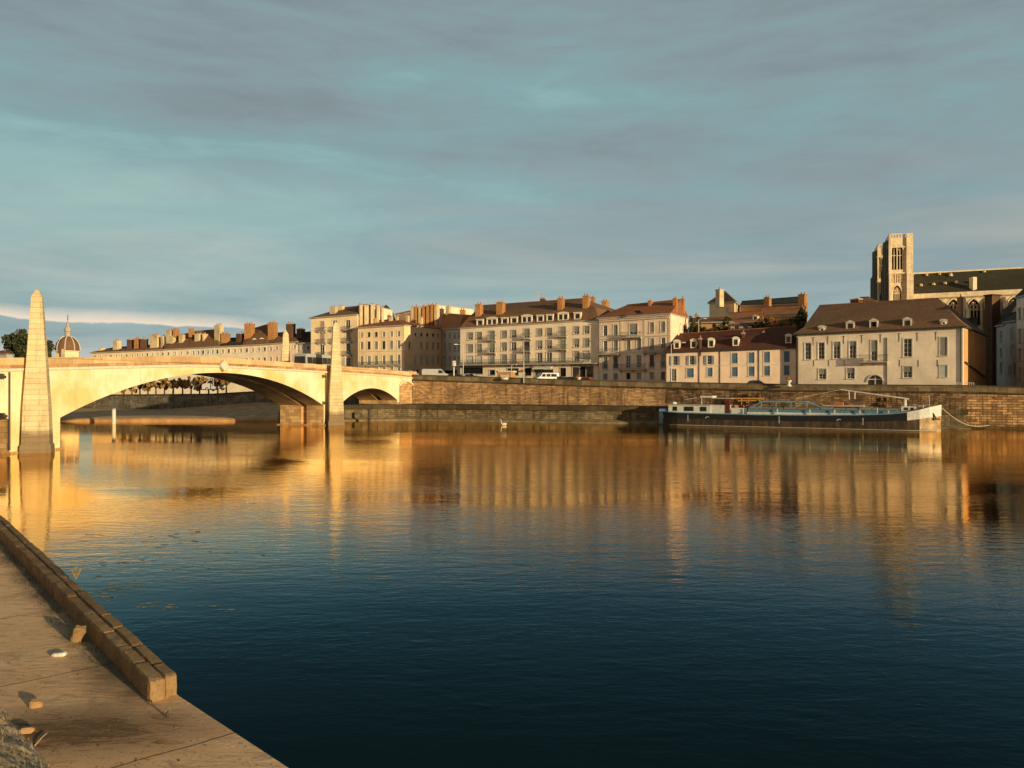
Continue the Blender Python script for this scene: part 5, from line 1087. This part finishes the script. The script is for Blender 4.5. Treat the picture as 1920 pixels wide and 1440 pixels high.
M['hulltop'] = plain('black_topside_paint', (.012, .016, .02), .45, .7, .4); M['lblue'] = plain('light_blue_deck_paint', (.22, .36, .42), .5, .7); M['mblue'] = plain('coaming_blue', (.12, .24, .33), .5, .75); M['bwhite'] = plain('barge_white_paint', (.72, .70, .62), .5, .75)
mb = MB(); hull(mb, 0, .62, 0, -1, 36.1); mb.build('hull', M['hulllow'], bg)
mb = MB(); hull(mb, 0, .62, 0, 35.9); mb.poly([q(bl, 2.45, -.4), q(bl, BM - 2.45, -.4), q(bl, BM - 2.45, 1.9), q(bl, 2.45, 1.9)]); mb.build('bow_hull', plain('sunlight_painted_bow', (.60, .40, .19), .6, .35, .3, scale=1.3), bg)  # golden sunlight on the lower bow is put into this hull colour
mb = MB(); hull(mb, .62, .985, 0, -1, 34.6); mb.build('topside', M['hulltop'], bg)
mb = MB(); hull(mb, .62, 1.0, 0, 34.4); mb.poly([q(bl, ST[-1][1], 1.9), q(bl, BM - ST[-1][1], 1.9), q(bl, BM - ST[-1][1], 3.62), q(bl, ST[-1][1], 3.62)])
mb.build('bow_plating', M['bwhite'], bg)
mb = MB()
S_ = [s_ for s_ in ST]
for sg in (0, 1): mb.tube([q(s_[0], s_[1] - .03 if not sg else BM - s_[1] + .03, s_[2]) for s_ in S_ if s_[0] < 35], .09, 6); 
mb.build('rubbing_strake', M['lblue'], bg)
mb = MB(); mb.tube([q(s_[0], s_[1] - .02 + (.3 if s_[0] < 2 else 0), .1) for s_ in S_[2:-1]], .06, 5); mb.build('waterline_band', M['trimd'], bg)
mb = MB()
for a, b in zip(ST[:-1], ST[1:]): mb.poly([q(a[0], a[1], a[2] - .02), q(b[0], b[1], b[2] - .02), q(b[0], BM - b[1], b[2] - .02), q(a[0], BM - a[1], a[2] - .02)])
mb.build('deck', M['lblue'], bg)
mb = MB(); mb.box(bo, bu, bn_, V((0, 0, 1)), -.9, .05, 2.0, 3.0, .2, 2.6); mb.box(bo, bu, bn_, V((0, 0, 1)), -.55, .45, .9, 4.1, 1.1, 2.45); mb.build('rudder', plain('blue_rudder_paint', (.2, .34, .5), .5, .8), bg)
def bbox(name, mat, s0, s1, w0, w1, z0, z1, par=None): mb = MB(); mb.box(bo, bu, bn_, V((0, 0, 1)), s0, s1, w0, w1, z0, z1); return mb.build(name, mat, par or bg)
cb = bbox('aft_cabin', M['bwhite'], 1.0, 7.6, .75, 4.3, 1.95, 3.2)
bbox('cabin_roof', M['trimd'], .85, 7.8, .6, 4.45, 3.2, 3.3, cb)
for s0, s1 in ((1.7, 2.4), (3.5, 5.0), (6.0, 7.0)):
    wd = bbox('cabin_window', M['iron'], s0, s1, .72, .76, 2.25, 2.95, cb); bbox('pane', M['glass'], s0 + .08, s1 - .08, .70, .715, 2.32, 2.88, wd)
wh = bbox('wheelhouse', M['bwhite'], 7.6, 10.6, .9, 4.1, 1.9, 3.25); bbox('wheelhouse_top', plain('varnished_wood', (.14, .05, .03), .4), 8.0, 10.4, 1.1, 3.9, 3.25, 4.2, wh); bbox('wheelhouse_roof', M['trimd'], 7.8, 10.7, .9, 4.1, 4.2, 4.32, wh); bbox('door', plain('dark_red_door', (.12, .03, .02), .5), 9.8, 10.5, .86, .9, 2.0, 3.9, wh)
for s0, s1 in ((8.2, 8.8), (9.0, 9.6)): bbox('pane', M['glass'], s0, s1, 1.06, 1.09, 3.4, 4.05, wh)
tb = bbox('canopy', M['trim'], 5.9, 7.8, 1.2, 3.8, 4.35, 4.62); 
mb = MB()
for s_ in (6.1, 7.6):
    for w_ in (1.3, 3.6): mb.tube([q(s_, w_, 3.3), q(s_, w_, 4.4)], .05)
mb.tube([q(5.9, 1.4, 4.45), q(3.4, 1.5, 4.0)], .05); mb.build('canopy_post', M['trim'], tb)
bbox('deck_house', M['bwhite'], 10.65, 13.0, 1.0, 4.0, 1.9, 2.85)
mb = MB(); mb.tube([q(11, 2, 4.25), q(15.3, 2.2, 4.25)], .12); mb.tube([q(11.5, 1.6, 3.9), q(14.2, 1.8, 3.95)], .09); mb.tube([q(12, 2, 2.8), q(12, 2, 4.3)], .07); mb.build('stowed_spars', plain('orange_spar', (.6, .32, .1), .6), bg)
r_ = random.Random(5)
mb = MB()
for k in range(14): s_ = 10.8 + r_.random() * 3.8; mb.wbox(q(s_, 1.4 + r_.random() * 2, 2.85 if s_ < 13 else 1.95), .3 + r_.random() * .5, .4, .3 + r_.random() * .6, r_.random() * 90)
mb.build('deck_clutter', plain('orange_clutter', (.35, .15, .07), .7, .4), bg)
# hold: coaming and hatch covers
cm = bbox('hatch_coaming', M['mblue'], 13.2, 33.6, .62, 4.45, 1.9, 2.78); bbox('coaming_band', M['bwhite'], 13.1, 33.7, .55, 4.5, 1.88, 2.28, cm)
for k in range(12):
    s0 = 13.3 + k * 1.68; mb = MB(); ra = .32 if k % 3 else .44
    P_ = [q(s0, .5, 2.78), q(s0, 1.2, 2.78 + ra * .7), q(s0, 2.53, 2.78 + ra), q(s0, 3.9, 2.78 + ra * .7), q(s0, 4.56, 2.78)]; mb.prism(P_, bu * (1.6)); mb.build('hatch_cover', plain('dull_hatch_cover', (.34, .31, .24), .6, .6) if k == 0 else bpy.data.materials['dull_hatch_cover'], bg)
mb = MB(); mb.tube([q(13.8, .9, 3.1), q(15.1, .9, 3.8), q(21.5, .9, 3.8), q(23.4, .9, 3.1)], .09, 5); mb.tube([q(13.8, 3.2, 3.1), q(15.1, 3.2, 3.8), q(21.5, 3.2, 3.8), q(23.4, 3.2, 3.1)], .09, 5); mb.prism([q(15.1, .85, 3.83), q(15.1, 3.25, 3.83), q(15.1, 3.25, 3.93), q(15.1, .85, 3.93)], bu * 6.4)
for s_ in (15.1, 17.2, 19.3, 21.5): mb.tube([q(s_, .9, 3.05), q(s_, .9, 3.8)], .05)
mb.build('awning_frame', M['lblue'], bg)
bbox('stack_of_planks', M['trimd'], 23.5, 29, 1.5, 3.6, 3.22, 3.42); bbox('orange_tarpaulin', plain('orange_tarp', (.5, .16, .06), .7), 25.2, 26.3, 1.4, 2.6, 3.42, 3.85)
mb = MB()
for s_ in (12.6, 17.5, 22.0, 25.3, 28.6, 32.2): mb.wbox(q(s_, .3, 1.85), .16, .12, .95, math.degrees(math.atan2(bu.y, bu.x)))
mb.build('bollard', M['bwhite'], bg)
# foredeck: windlass, mast lowered aft, jack staff
fd = bbox('fore_cabin', M['bwhite'], 33.75, 35.6, 1.2, 3.9, 2.4, 3.35); bbox('pane', M['glass'], 34.1, 34.6, 1.17, 1.2, 2.85, 3.2, fd); bbox('pane', M['glass'], 34.9, 35.3, 1.17, 1.2, 2.85, 3.2, fd)
mb = MB(); mb.tube([q(34.2, 2.3, 3.3), q(34.2, 2.3, 4.3)], .2, 8); mb.tube([q(34.7, 2.3, 4.35), q(25.9, 2.3, 5.65)], [.11, .07], 8); mb.tube([q(27, 2.3, 5.5), q(27.1, 2.2, 4.2)], .06); mb.tube([q(27.8, 2.3, 5.4), q(27.8, 2.2, 4.3)], .07); mb.tube([q(25.9, 2.3, 5.65), q(20, 1, 4.3)], .02, 4); mb.build('lowered_mast', M['bwhite'], bg)
mb = MB(); mb.tube([q(37.2, 1.9, 3.3), q(37.1, 1.9, 4.9)], .06); mb.tube([q(37.2, 1.2, 3.35), q(37.2, 3.6, 3.35)], .12); mb.tube([q(36.4, 1.2, 3.1), q(36.4, 1.2, 3.6)], .12); mb.wbox(q(36.3, 2.5, 2.95), .9, 1.2, .6, -28); mb.build('windlass', M['trimd'], bg)
mb = MB(); mb.tube([q(30.8, .1, 2.3), q(30.8, .0, 3.2)], .04); mb.build('rail_stanchion', M['bwhite'], bg)
for s_ in (4.3, 17.8, 29.0):
    mb = MB()
    for k in range(6): mb.box(q(s_, -.012, .75 + k * .17), bu, bn_, V((0, 0, 1)), -.07, .07, -.02, .01, 0, .09)
    mb.build('draught_mark', M['bwhite'], bg)
mb = MB()
for s_ in (7.0, 25.6): mb.tube([q(s_, -.02, 1.25), q(s_ + .2, -.02, 1.45), q(s_ + .55, -.02, 1.4)], .05, 5)
mb.build('painted_scroll', M['bwhite'], bg)
mb = MB(); P0 = q(37.6, 1.2, 2.5); mb.tube([P0, P0 + V((.3, -.2, -.7))], .1); mb.box(P0 + V((.3, -.25, -.8)), bu, bn_, V((0, 0, 1)), -.45, .45, -.1, .1, -.1, .08); mb.build('anchor', M['iron'], bg)
mb = MB(); mb.lathe(q(1.5, 2.2, 3.3), [(.45, 0), (.42, .2), (.2, .36), (0, .4)], 12); mb.build('dish', M['bwhite'], bg, True)
# mooring rope
a, b = q(bl, 2.4, 3.2), V((67.5, 111.4, .9)); mb = MB(); b = G3(1856, 797, 111.2) 
mb.tube([a.lerp(b, k / 20) - V((0, 0, 1.1 * math.sin(math.pi * (k / 20)))) for k in range(21)], .045, 5); tag(mb.build('mooring_rope', plain('pale_rope', (.6, .5, .36), .8)), 'pale sagging rope from the barge bow to the stone quay wall', 'rope')
# ------------------------------------------------------------------ swan
c = G3(944, 797, 0); d = 121; c = G(944, d); me = bpy.data.meshes.new('swan')
pts = [(.0, 0, .16), (.28, 0, .2), (.55, 0, .24), (-.25, 0, .2), (-.36, 0, .4), (-.33, 0, .62), (-.38, 0, .82), (-.5, 0, .86), (-.62, 0, .82)]; ed = [(0, 1), (1, 2), (0, 3), (3, 4), (4, 5), (5, 6), (6, 7), (7, 8)]; rs = [.24, .22, .06, .17, .075, .06, .055, .06, .025]
me.from_pydata([(c.x + p[0] * 1.0, c.y + p[1], p[2]) for p in pts], ed, []); so_ = bpy.data.objects.new('swan', me); col.objects.link(so_)
md = so_.modifiers.new('skin', 'SKIN'); 
for i, v in enumerate(me.skin_vertices[0].data if me.skin_vertices else []): v.radius = (rs[i], rs[i])
if not me.skin_vertices:
    pass
so_.modifiers.new('sub', 'SUBSURF').levels = 2; so_.modifiers['sub'].render_levels = 2; me.materials.append(plain('swan_white', (.75, .68, .55), .7)); tag(so_, 'lone white swan with upright neck swimming below the far quay', 'swan')

# ------------------------------------------------------------------ near quay
q0 = 1.23; KD = V((-.646, .763, 0)); KN = V((-.763, -.646, 0))                  # kerb direction away from us; KN points inland
KA = V((-5.42, 12.6, q0)); ED = V((.72, -.69, 0)); 
def concrete():
    t = NT('quay_concrete'); P = t.pos(); a = t.noise(P, .55, 8, .62, .5); b = t.noise(t.pos((1, 3.2, 1), rot=(0, 0, rad(20))), 1.6, 9, .68, 1.2); g = t.noise(P, 14, 8, .75); f = t.noise(P, 60, 4, .7)
    k = t.mix((.78, .46, .23), (.95, .61, .33), t.ramp(a, [(.35, 0), (.65, 1)]))
    k = t.mix(k, (.40, .25, .14), t.ramp(b, [(.50, 0), (.68, .65)])); k = t.mix(k, (.30, .19, .11), t.ramp(t.noise(P, 1.1, 9, .75, .8), [(.56, 0), (.7, .6)]))
    # dirt washed into the joint by the kerb end and a muddy patch
    vm = t.n.new('ShaderNodeVectorMath'); vm.operation = 'DISTANCE'; mp_ = t.map(t.geo.outputs['Position'], (.55, 1.25, 0), rot=(0, 0, rad(-22))); t.l.new(mp_, vm.inputs[0])
    import mathutils
    mpv = mathutils.Euler((0, 0, rad(-22))).to_matrix() @ V((-6.35 * .55, 11.3 * 1.25, 0)); vm.inputs[1].default_value = mpv
    dd = t.math('ADD', vm.outputs['Value'], t.math('MULTIPLY', t.math('SUBTRACT', b, .5), 1.6)); mask = t.ramp(t.math('DIVIDE', dd, 2.0), [(.25, 1), (.72, 0)])
    mud = t.mix((.14, .075, .03), (.27, .16, .075), t.ramp(g, [(.35, 0), (.65, 1)])); k = t.mix(k, mud, t.math('MULTIPLY', mask, .85))
    # shadow strip at the kerb foot, painted into the paving colour
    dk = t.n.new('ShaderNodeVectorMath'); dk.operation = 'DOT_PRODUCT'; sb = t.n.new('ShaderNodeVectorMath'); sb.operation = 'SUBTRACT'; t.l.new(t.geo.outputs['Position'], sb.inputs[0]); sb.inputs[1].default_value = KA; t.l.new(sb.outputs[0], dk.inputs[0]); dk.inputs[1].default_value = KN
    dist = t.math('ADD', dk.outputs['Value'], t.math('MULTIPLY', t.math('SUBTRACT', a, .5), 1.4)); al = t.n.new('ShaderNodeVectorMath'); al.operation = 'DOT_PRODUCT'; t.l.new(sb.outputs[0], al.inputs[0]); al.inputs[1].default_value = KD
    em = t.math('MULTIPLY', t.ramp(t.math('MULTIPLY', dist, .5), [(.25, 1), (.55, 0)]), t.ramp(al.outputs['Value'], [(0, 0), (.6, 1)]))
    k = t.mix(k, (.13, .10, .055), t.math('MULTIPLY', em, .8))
    # joints between the slabs
    def joint(off, w_): 
        jx = t.math('ABSOLUTE', t.math('SUBTRACT', t.math('ADD', al.outputs['Value'], t.math('MULTIPLY', t.math('SUBTRACT', a, .5), .22)), off)); return t.ramp(jx, [(w_ * .3, 1), (w_, 0)])
    js = joint(-1.9, .018)
    for o_ in (2.35, 6.9, 11.5): js = t.math('MAXIMUM', js, joint(o_, .02))
    ck = t.n.new('ShaderNodeTexVoronoi'); ck.feature = 'DISTANCE_TO_EDGE'; ck.inputs['Scale'].default_value = .55; wv = t.n.new('ShaderNodeVectorMath'); wv.operation = 'ADD'; nz = t.n.new('ShaderNodeTexNoise'); nz.inputs['Scale'].default_value = 2.2; nz.inputs['Detail'].default_value = 6; t.l.new(P, nz.inputs['Vector']); t.l.new(P, wv.inputs[0]); t.l.new(nz.outputs['Color'], wv.inputs[1]); t.l.new(wv.outputs[0], ck.inputs['Vector']); js = t.math('MAXIMUM', js, t.math('MULTIPLY', t.ramp(ck.outputs['Distance'], [(.0, .8), (.012, 0)]), t.ramp(a, [(.58, 0), (.68, .7)]))); k = t.mix(k, (.10, .065, .035), t.math('MULTIPLY', js, .85)); k = t.mix(k, mul((.3, .2, .12), 1), t.ramp(f, [(.62, 0), (.75, .5)])); k = t.mix(k, (.66, .58, .46), t.ramp(g, [(.66, 0), (.8, .5)]))
    hh = t.math('ADD', t.math('ADD', t.math('MULTIPLY', b, .9), t.math('MULTIPLY', g, .22)), t.math('MULTIPLY', js, -.7)); hh = t.math('ADD', hh, t.math('MULTIPLY', mask, t.math('MULTIPLY', b, 2.2)))
    return t.out(k, .9, t.bump(f, .5, .01, t.bump(hh, 1.0, .07)), .2)
mb = MB(); E0 = KA + KN * 0 ; 
near = [KA - V((0, 0, 0)) + ED * t_ for t_ in (0, 3.3, 9, 16)]; farp = KA + KD * 60
P0 = [farp] + [KA] + near[1:]; inl = [p + KN * 22 for p in P0]
mb = MB()
for a, b, c_, d_ in zip(P0[:-1], P0[1:], inl[1:], inl[:-1]): mb.poly([a, b, c_, d_]); mb.poly([a, b, b - V((0, 0, 3)), a - V((0, 0, 3))])
tag(mb.build('quay_paving', concrete()), kind='structure')
def rough(name, c1, c2, spot, lich=True):
    t = NT(name); P = t.pos(); a = t.noise(P, 2.2, 9, .7); g = t.noise(P, 16, 8, .75); f = t.noise(P, 70, 3, .7)
    k = t.mix(c1, c2, t.ramp(a, [(.35, 0), (.65, 1)])); k = t.mix(k, mul(c1, .35), t.ramp(g, [(.52, 0), (.7, .8)])); k = t.mix(k, spot, t.ramp(t.noise(P, 9, 6, .8), [(.60, 0), (.68, .8)] if lich else [(.7, 0), (.8, .4)]))
    return t.out(k, .95, t.bump(t.math('ADD', g, t.math('MULTIPLY', f, .4)), .9, .03), .15)
M['kerb'] = rough('lichened_kerb_stone', (.17, .10, .045), (.34, .21, .10), (.58, .46, .3)); M['kerbd'] = rough('worn_kerb_stone', (.27, .16, .07), (.42, .27, .13), (.48, .34, .2), False)
kr = empty('stone_kerb', KA, 'low kerb of old cracked stone blocks along the near quay edge', 'kerb')
rr = random.Random(11); KH = .39
import bmesh
def rock(name, c, dims, rot, mat, parent=None, amp=.04, seed=1, cuts=5, tilt=(0, 0), bev=True):
    bm = bmesh.new(); bmesh.ops.create_cube(bm, size=1); bmesh.ops.subdivide_edges(bm, edges=bm.edges[:], cuts=cuts, use_grid_fill=True); r2 = random.Random(seed)
    from mathutils import noise, Euler
    E = Euler((tilt[0], tilt[1], rot)).to_matrix(); me = bpy.data.meshes.new(name); org = ROOT[parent.name] if parent else V((0, 0, 0))
    off = V((r2.random() * 50, r2.random() * 50, r2.random() * 50))
    for v in bm.verts:
        p = v.co.copy(); l = max(abs(p.x), abs(p.y), abs(p.z)) * 2
        p = V((p.x * dims[0], p.y * dims[1], p.z * dims[2]))
        edge = sum(1 for k in range(3) if abs(v.co[k]) > .499)
        if bev and edge >= 2:
            for k in range(3):
                if abs(v.co[k]) > .499: p[k] -= math.copysign(.008 + .014 * r2.random() * (edge - 1), p[k])
        p += noise.noise_vector((p + off) * 2.2) * amp + noise.noise_vector((p + off) * 9) * amp * .3
        v.co = E @ p + V(c) - org
    bm.to_mesh(me); bm.free(); me.materials.append(mat); o = bpy.data.objects.new(name, me); col.objects.link(o)
    if parent: o.parent = parent
    ROOT[o.name] = org; return o
ka = math.atan2(KD.y, KD.x)
for row, (w0, w1) in enumerate(((.0, .20), (.225, .44))):
    s_ = .0 if row else .02; k = 0
    while s_ < 46:
        Lb = rr.uniform(1.0, 1.5) if s_ < 4 else (rr.uniform(1.6, 2.4) if s_ < 9 else rr.uniform(3, 4.5))
        if k == 0: Lb = .72 + row * .25
        wa = .202 if (k == 0 and row) else w0
        h = KH + rr.uniform(-.012, .008); cz = q0 + h / 2 - .02
        if row == 0 and 2 < s_ < 5.5: w0a = w0 - .0
        c_ = KA + KD * (s_ + Lb / 2) + KN * ((wa + w1) / 2 + .02 + rr.uniform(-.006, .006)); c_.z = cz
        rock('kerb_block', c_, (Lb - .006, w1 - wa, h), ka + rr.uniform(-.006, .006), M['kerbd' if s_ < 3.6 else 'kerb'], kr, .02 if s_ < 12 else .02, int(s_ * 100) + row, 7 if s_ > 12 else 10); s_ += Lb; k += 1
mb = MB(); mb.box(KA, KD, KN, V((0, 0, 1)), .05, 46, .12, .34, -.0, KH - .07); mb.build('joint_fill', M['kerbd'], kr)
def onq(px, py, h=0): d = (EYE - q0 - h) * F / (py - HY); g_ = G(px, d); return V((g_.x, g_.y, q0 + h))
tag(rock('leaning_stone', onq(146, 1204) + V((0, .05, .16)), (.27, .14, .36), .5, M['kerbd'], None, .07, 5, 6, (.3, .35)), 'triangular brown stone leaning against the kerb', 'stone')
tag(rock('loose_stone', onq(112, 1230) + V((0, 0, .03)), (.24, .13, .07), .1, plain('white_pebble', (.75, .7, .58), .8, .8), None, .03, 8, 5), 'small white stone lying alone on the quay', 'stone')
tag(rock('loose_stone', onq(66, 1326) + V((0, 0, .04)), (.2, .13, .11), .5, plain('orange_stone', (.5, .3, .14), .9, .7), None, .05, 9, 5), 'pointed orange stone above the muddy patch of the near quay', 'stone')
tag(rock('loose_stone', onq(50, 1376) + V((0, 0, .04)), (.2, .11, .08), .3, bpy.data.materials['orange_stone'], None, .04, 10, 5), 'flat orange stone next to the gravel slope', 'stone')
mb = MB(); a = onq(66, 1400); b = onq(88, 1378); mb.tube([a + V((0, 0, .02)), a.lerp(b, .5) + V((0, 0, .035)), b + V((0, 0, .03))], [.012, .01, .006], 6); tag(mb.build('dry_stick', plain('pale_stick', (.6, .42, .24), .8)), 'thin pale stick lying beside the flat orange stone', 'stick')
r = empty('mooring_ring', onq(314, 1345), 'small rusty mooring eye bolted into the quay near the kerb end', 'mooring ring'); c_ = onq(314, 1345); mb = MB(); mb.tube([c_, c_ + V((0, 0, .09))], .022, 8); mb.build('bolt', M['bark'], r)
mb = MB(); mb.tube([c_ + V((math.cos(k * math.pi / 6) * .035, .0, .115 + math.sin(k * math.pi / 6) * .035)) for k in range(13)], .011, 6, 0, False); mb.build('ring', M['kerbd'], r)
# rubble and dry grass slope in the corner
W0, W1 = onq(0, 1326), onq(92, 1440); wd = (W1 - W0).normalized(); wn_ = V((wd.y, -wd.x, 0))
if wn_.x > 0: wn_ = -wn_
from mathutils import noise as mnoise
mb = MB(); NU, NV = 260, 90; vs = []
for j in range(NV + 1):
    for i in range(NU + 1):
        u, v_ = -5 + 13 * i / NU, 3.2 * (j / NV) ** 1.2; p = W0 + wd * u + wn_ * v_; nn_ = mnoise.noise(V((p.x * 7, p.y * 7, 0))) * .05 + mnoise.noise(V((p.x * 22, p.y * 22, 3))) * .045 + mnoise.noise(V((p.x * 1.5, p.y * 1.5, 8))) * .12
        z_ = q0 + v_ * .75 + nn_ * min(1, v_ * 6 + .2) + .01 ; vs.append(V((p.x + mnoise.noise(V((p.x * 2, p.y * 2, 5))) * .05, p.y, z_)))
mb.mesh(vs, [(j * (NU + 1) + i, j * (NU + 1) + i + 1, (j + 1) * (NU + 1) + i + 1, (j + 1) * (NU + 1) + i) for j in range(NV) for i in range(NU)])
sl_o = tag(mb.build('gravel_slope', rough('dry_rubble', (.30, .21, .12), (.62, .47, .30), (.80, .66, .46)), None, True), kind='structure')
r3 = random.Random(3); mb = MB()
for k in range(9000):
    u, v_ = r3.uniform(-4.5, 5), 2.6 * r3.random() ** 1.2; p = W0 + wd * u + wn_ * v_; p.z = q0 + v_ * .75 + r3.uniform(-.05, .05); a_ = r3.uniform(0, 6.28); l_ = r3.uniform(.04, .13); t_ = V((math.cos(a_) * l_ * .7, math.sin(a_) * l_ * .7, l_ * r3.uniform(.2, .8))); s2 = V((-t_.y, t_.x, 0)).normalized() * .005
    mb.poly([p - s2, p + s2, p + t_], 0 if r3.random() < .6 else 1)
tag(mb.build('dry_grass', [plain('straw', (.45, .36, .22), .9), plain('grey_straw', (.2, .17, .11), .9)]), 'dry grass and straw covering the near rubble slope', 'grass', kind='stuff')
# weeds on the kerb
for sd_, (s_, lab) in enumerate(((7.9, 'small pale weed sprouting from the outer edge of the kerb'),)):
    c_ = KA + KD * s_ + V((.02, 0, KH)); r = empty('weed', c_, lab, 'weed'); mb = MB()
    for k in range(16): a_ = rr.uniform(0, 6.28); l_ = rr.uniform(.08, .24); tp = c_ + V((math.cos(a_) * l_ * .5, math.sin(a_) * l_ * .5, l_)); mb.tube([c_, tp], [.006, .003], 4, 0); mb.poly([tp, tp + V((.03, 0, .02)), tp + V((0, 0, .05)), tp - V((.03, 0, -.02))], 1)
    mb.build('sprout', [M['leafa'], M['leafy']], r)
mb = MB()
for k in range(900):
    s_ = rr.uniform(2, 24); o_ = rr.gauss(.62, .13); c_ = KA + KD * s_ + KN * o_ + V((0, 0, .005)); a_ = rr.uniform(0, 6.28); l_ = rr.uniform(.03, .1); t_ = V((math.cos(a_) * l_ * .6, math.sin(a_) * l_ * .6, l_)); s2 = V((-t_.y, t_.x, 0)).normalized() * .006; mb.poly([c_ - s2, c_ + s2, c_ + t_])
tag(mb.build('moss_fringe', M['leafd']), 'dark moss and weeds along the shaded foot of the kerb', 'moss', kind='stuff')
# floating leaves and scum
mb = MB(); rl = random.Random(21)
def onw(px, py): d = EYE * F / (py - HY); g_ = G(px, d); return V((g_.x, g_.y, .006))
def blob(c_, r_, st=1.0):
    n = 7; a0 = rl.random() * 6; pts = [c_ + V((math.cos(a0 + k * 6.283 / n) * r_ * rl.uniform(.6, 1.2) * st, math.sin(a0 + k * 6.283 / n) * r_ * rl.uniform(.5, 1.1), 0)) for k in range(n)]; mb.poly(pts)
for px, py, n_, sp in ((170, 1003, 5, .25), (215, 1055, 7, .35), (265, 1052, 5, .3), (325, 1067, 4, .3), (200, 1105, 16, .45), (235, 1100, 14, .45), (205, 1118, 9, .3), (245, 1134, 7, .35), (305, 1140, 5, .3), (380, 1138, 3, .25), (428, 1143, 3, .2), (290, 1025, 4, .4), (350, 1002, 6, .7), (300, 1010, 6, .8), (430, 1035, 3, .4), (490, 1042, 3, .4), (360, 1018, 5, .5), (410, 1066, 2, .2), (180, 1080, 3, .3), (345, 1088, 2, .1)):
    b_ = onw(px, py)
    for k in range(n_): blob(b_ + V((rl.gauss(0, sp), rl.gauss(0, sp * .6), 0)), rl.uniform(.03, .085), 1.7)
for k in range(120): blob(onw(rl.uniform(150, 700), rl.uniform(985, 1090)), rl.uniform(.015, .035), 1.5)
tag(mb.build('floating_leaves', plain('floating_leaf', (.45, .40, .20), .6, .5)), 'scattered floating leaves and scum on the water beside the near kerb', 'leaves', kind='stuff')

# fallen leaves, grit and twigs on the quay
mb = MB(); rg_ = random.Random(77)
for k in range(1500):
    a_ = rg_.random(); px, py = rg_.uniform(0, 520), rg_.uniform(1040, 1440)
    p = onq(px, py); rel = p - KA; 
    if rel.dot(KN) < .5 and rel.dot(KD) > 0 or (p - KA).dot(V((.69, .72, 0))) > -.05 or (p - W0).dot(wn_) > 0: continue
    r_ = rg_.uniform(.004, .014) if a_ < .9 else rg_.uniform(.012, .028); n_ = 5; a0 = rg_.random() * 6; z_ = r_ * rg_.uniform(.25, .8)
    base = [p + V((math.cos(a0 + j * 6.283 / n_) * r_ * rg_.uniform(.6, 1.3), math.sin(a0 + j * 6.283 / n_) * r_ * rg_.uniform(.6, 1.3), .001)) for j in range(n_)]; top_ = p + V((0, 0, z_))
    for j in range(n_): mb.poly([base[j], base[(j + 1) % n_], top_], rg_.choice((0, 0, 1)))
tag(mb.build('quay_grit', [plain('grit', (.30, .2, .12), .95), plain('dark_grit', (.09, .06, .04), .95)]), 'grit and leaf crumbs strewn over the near quay', 'grit', kind='stuff')
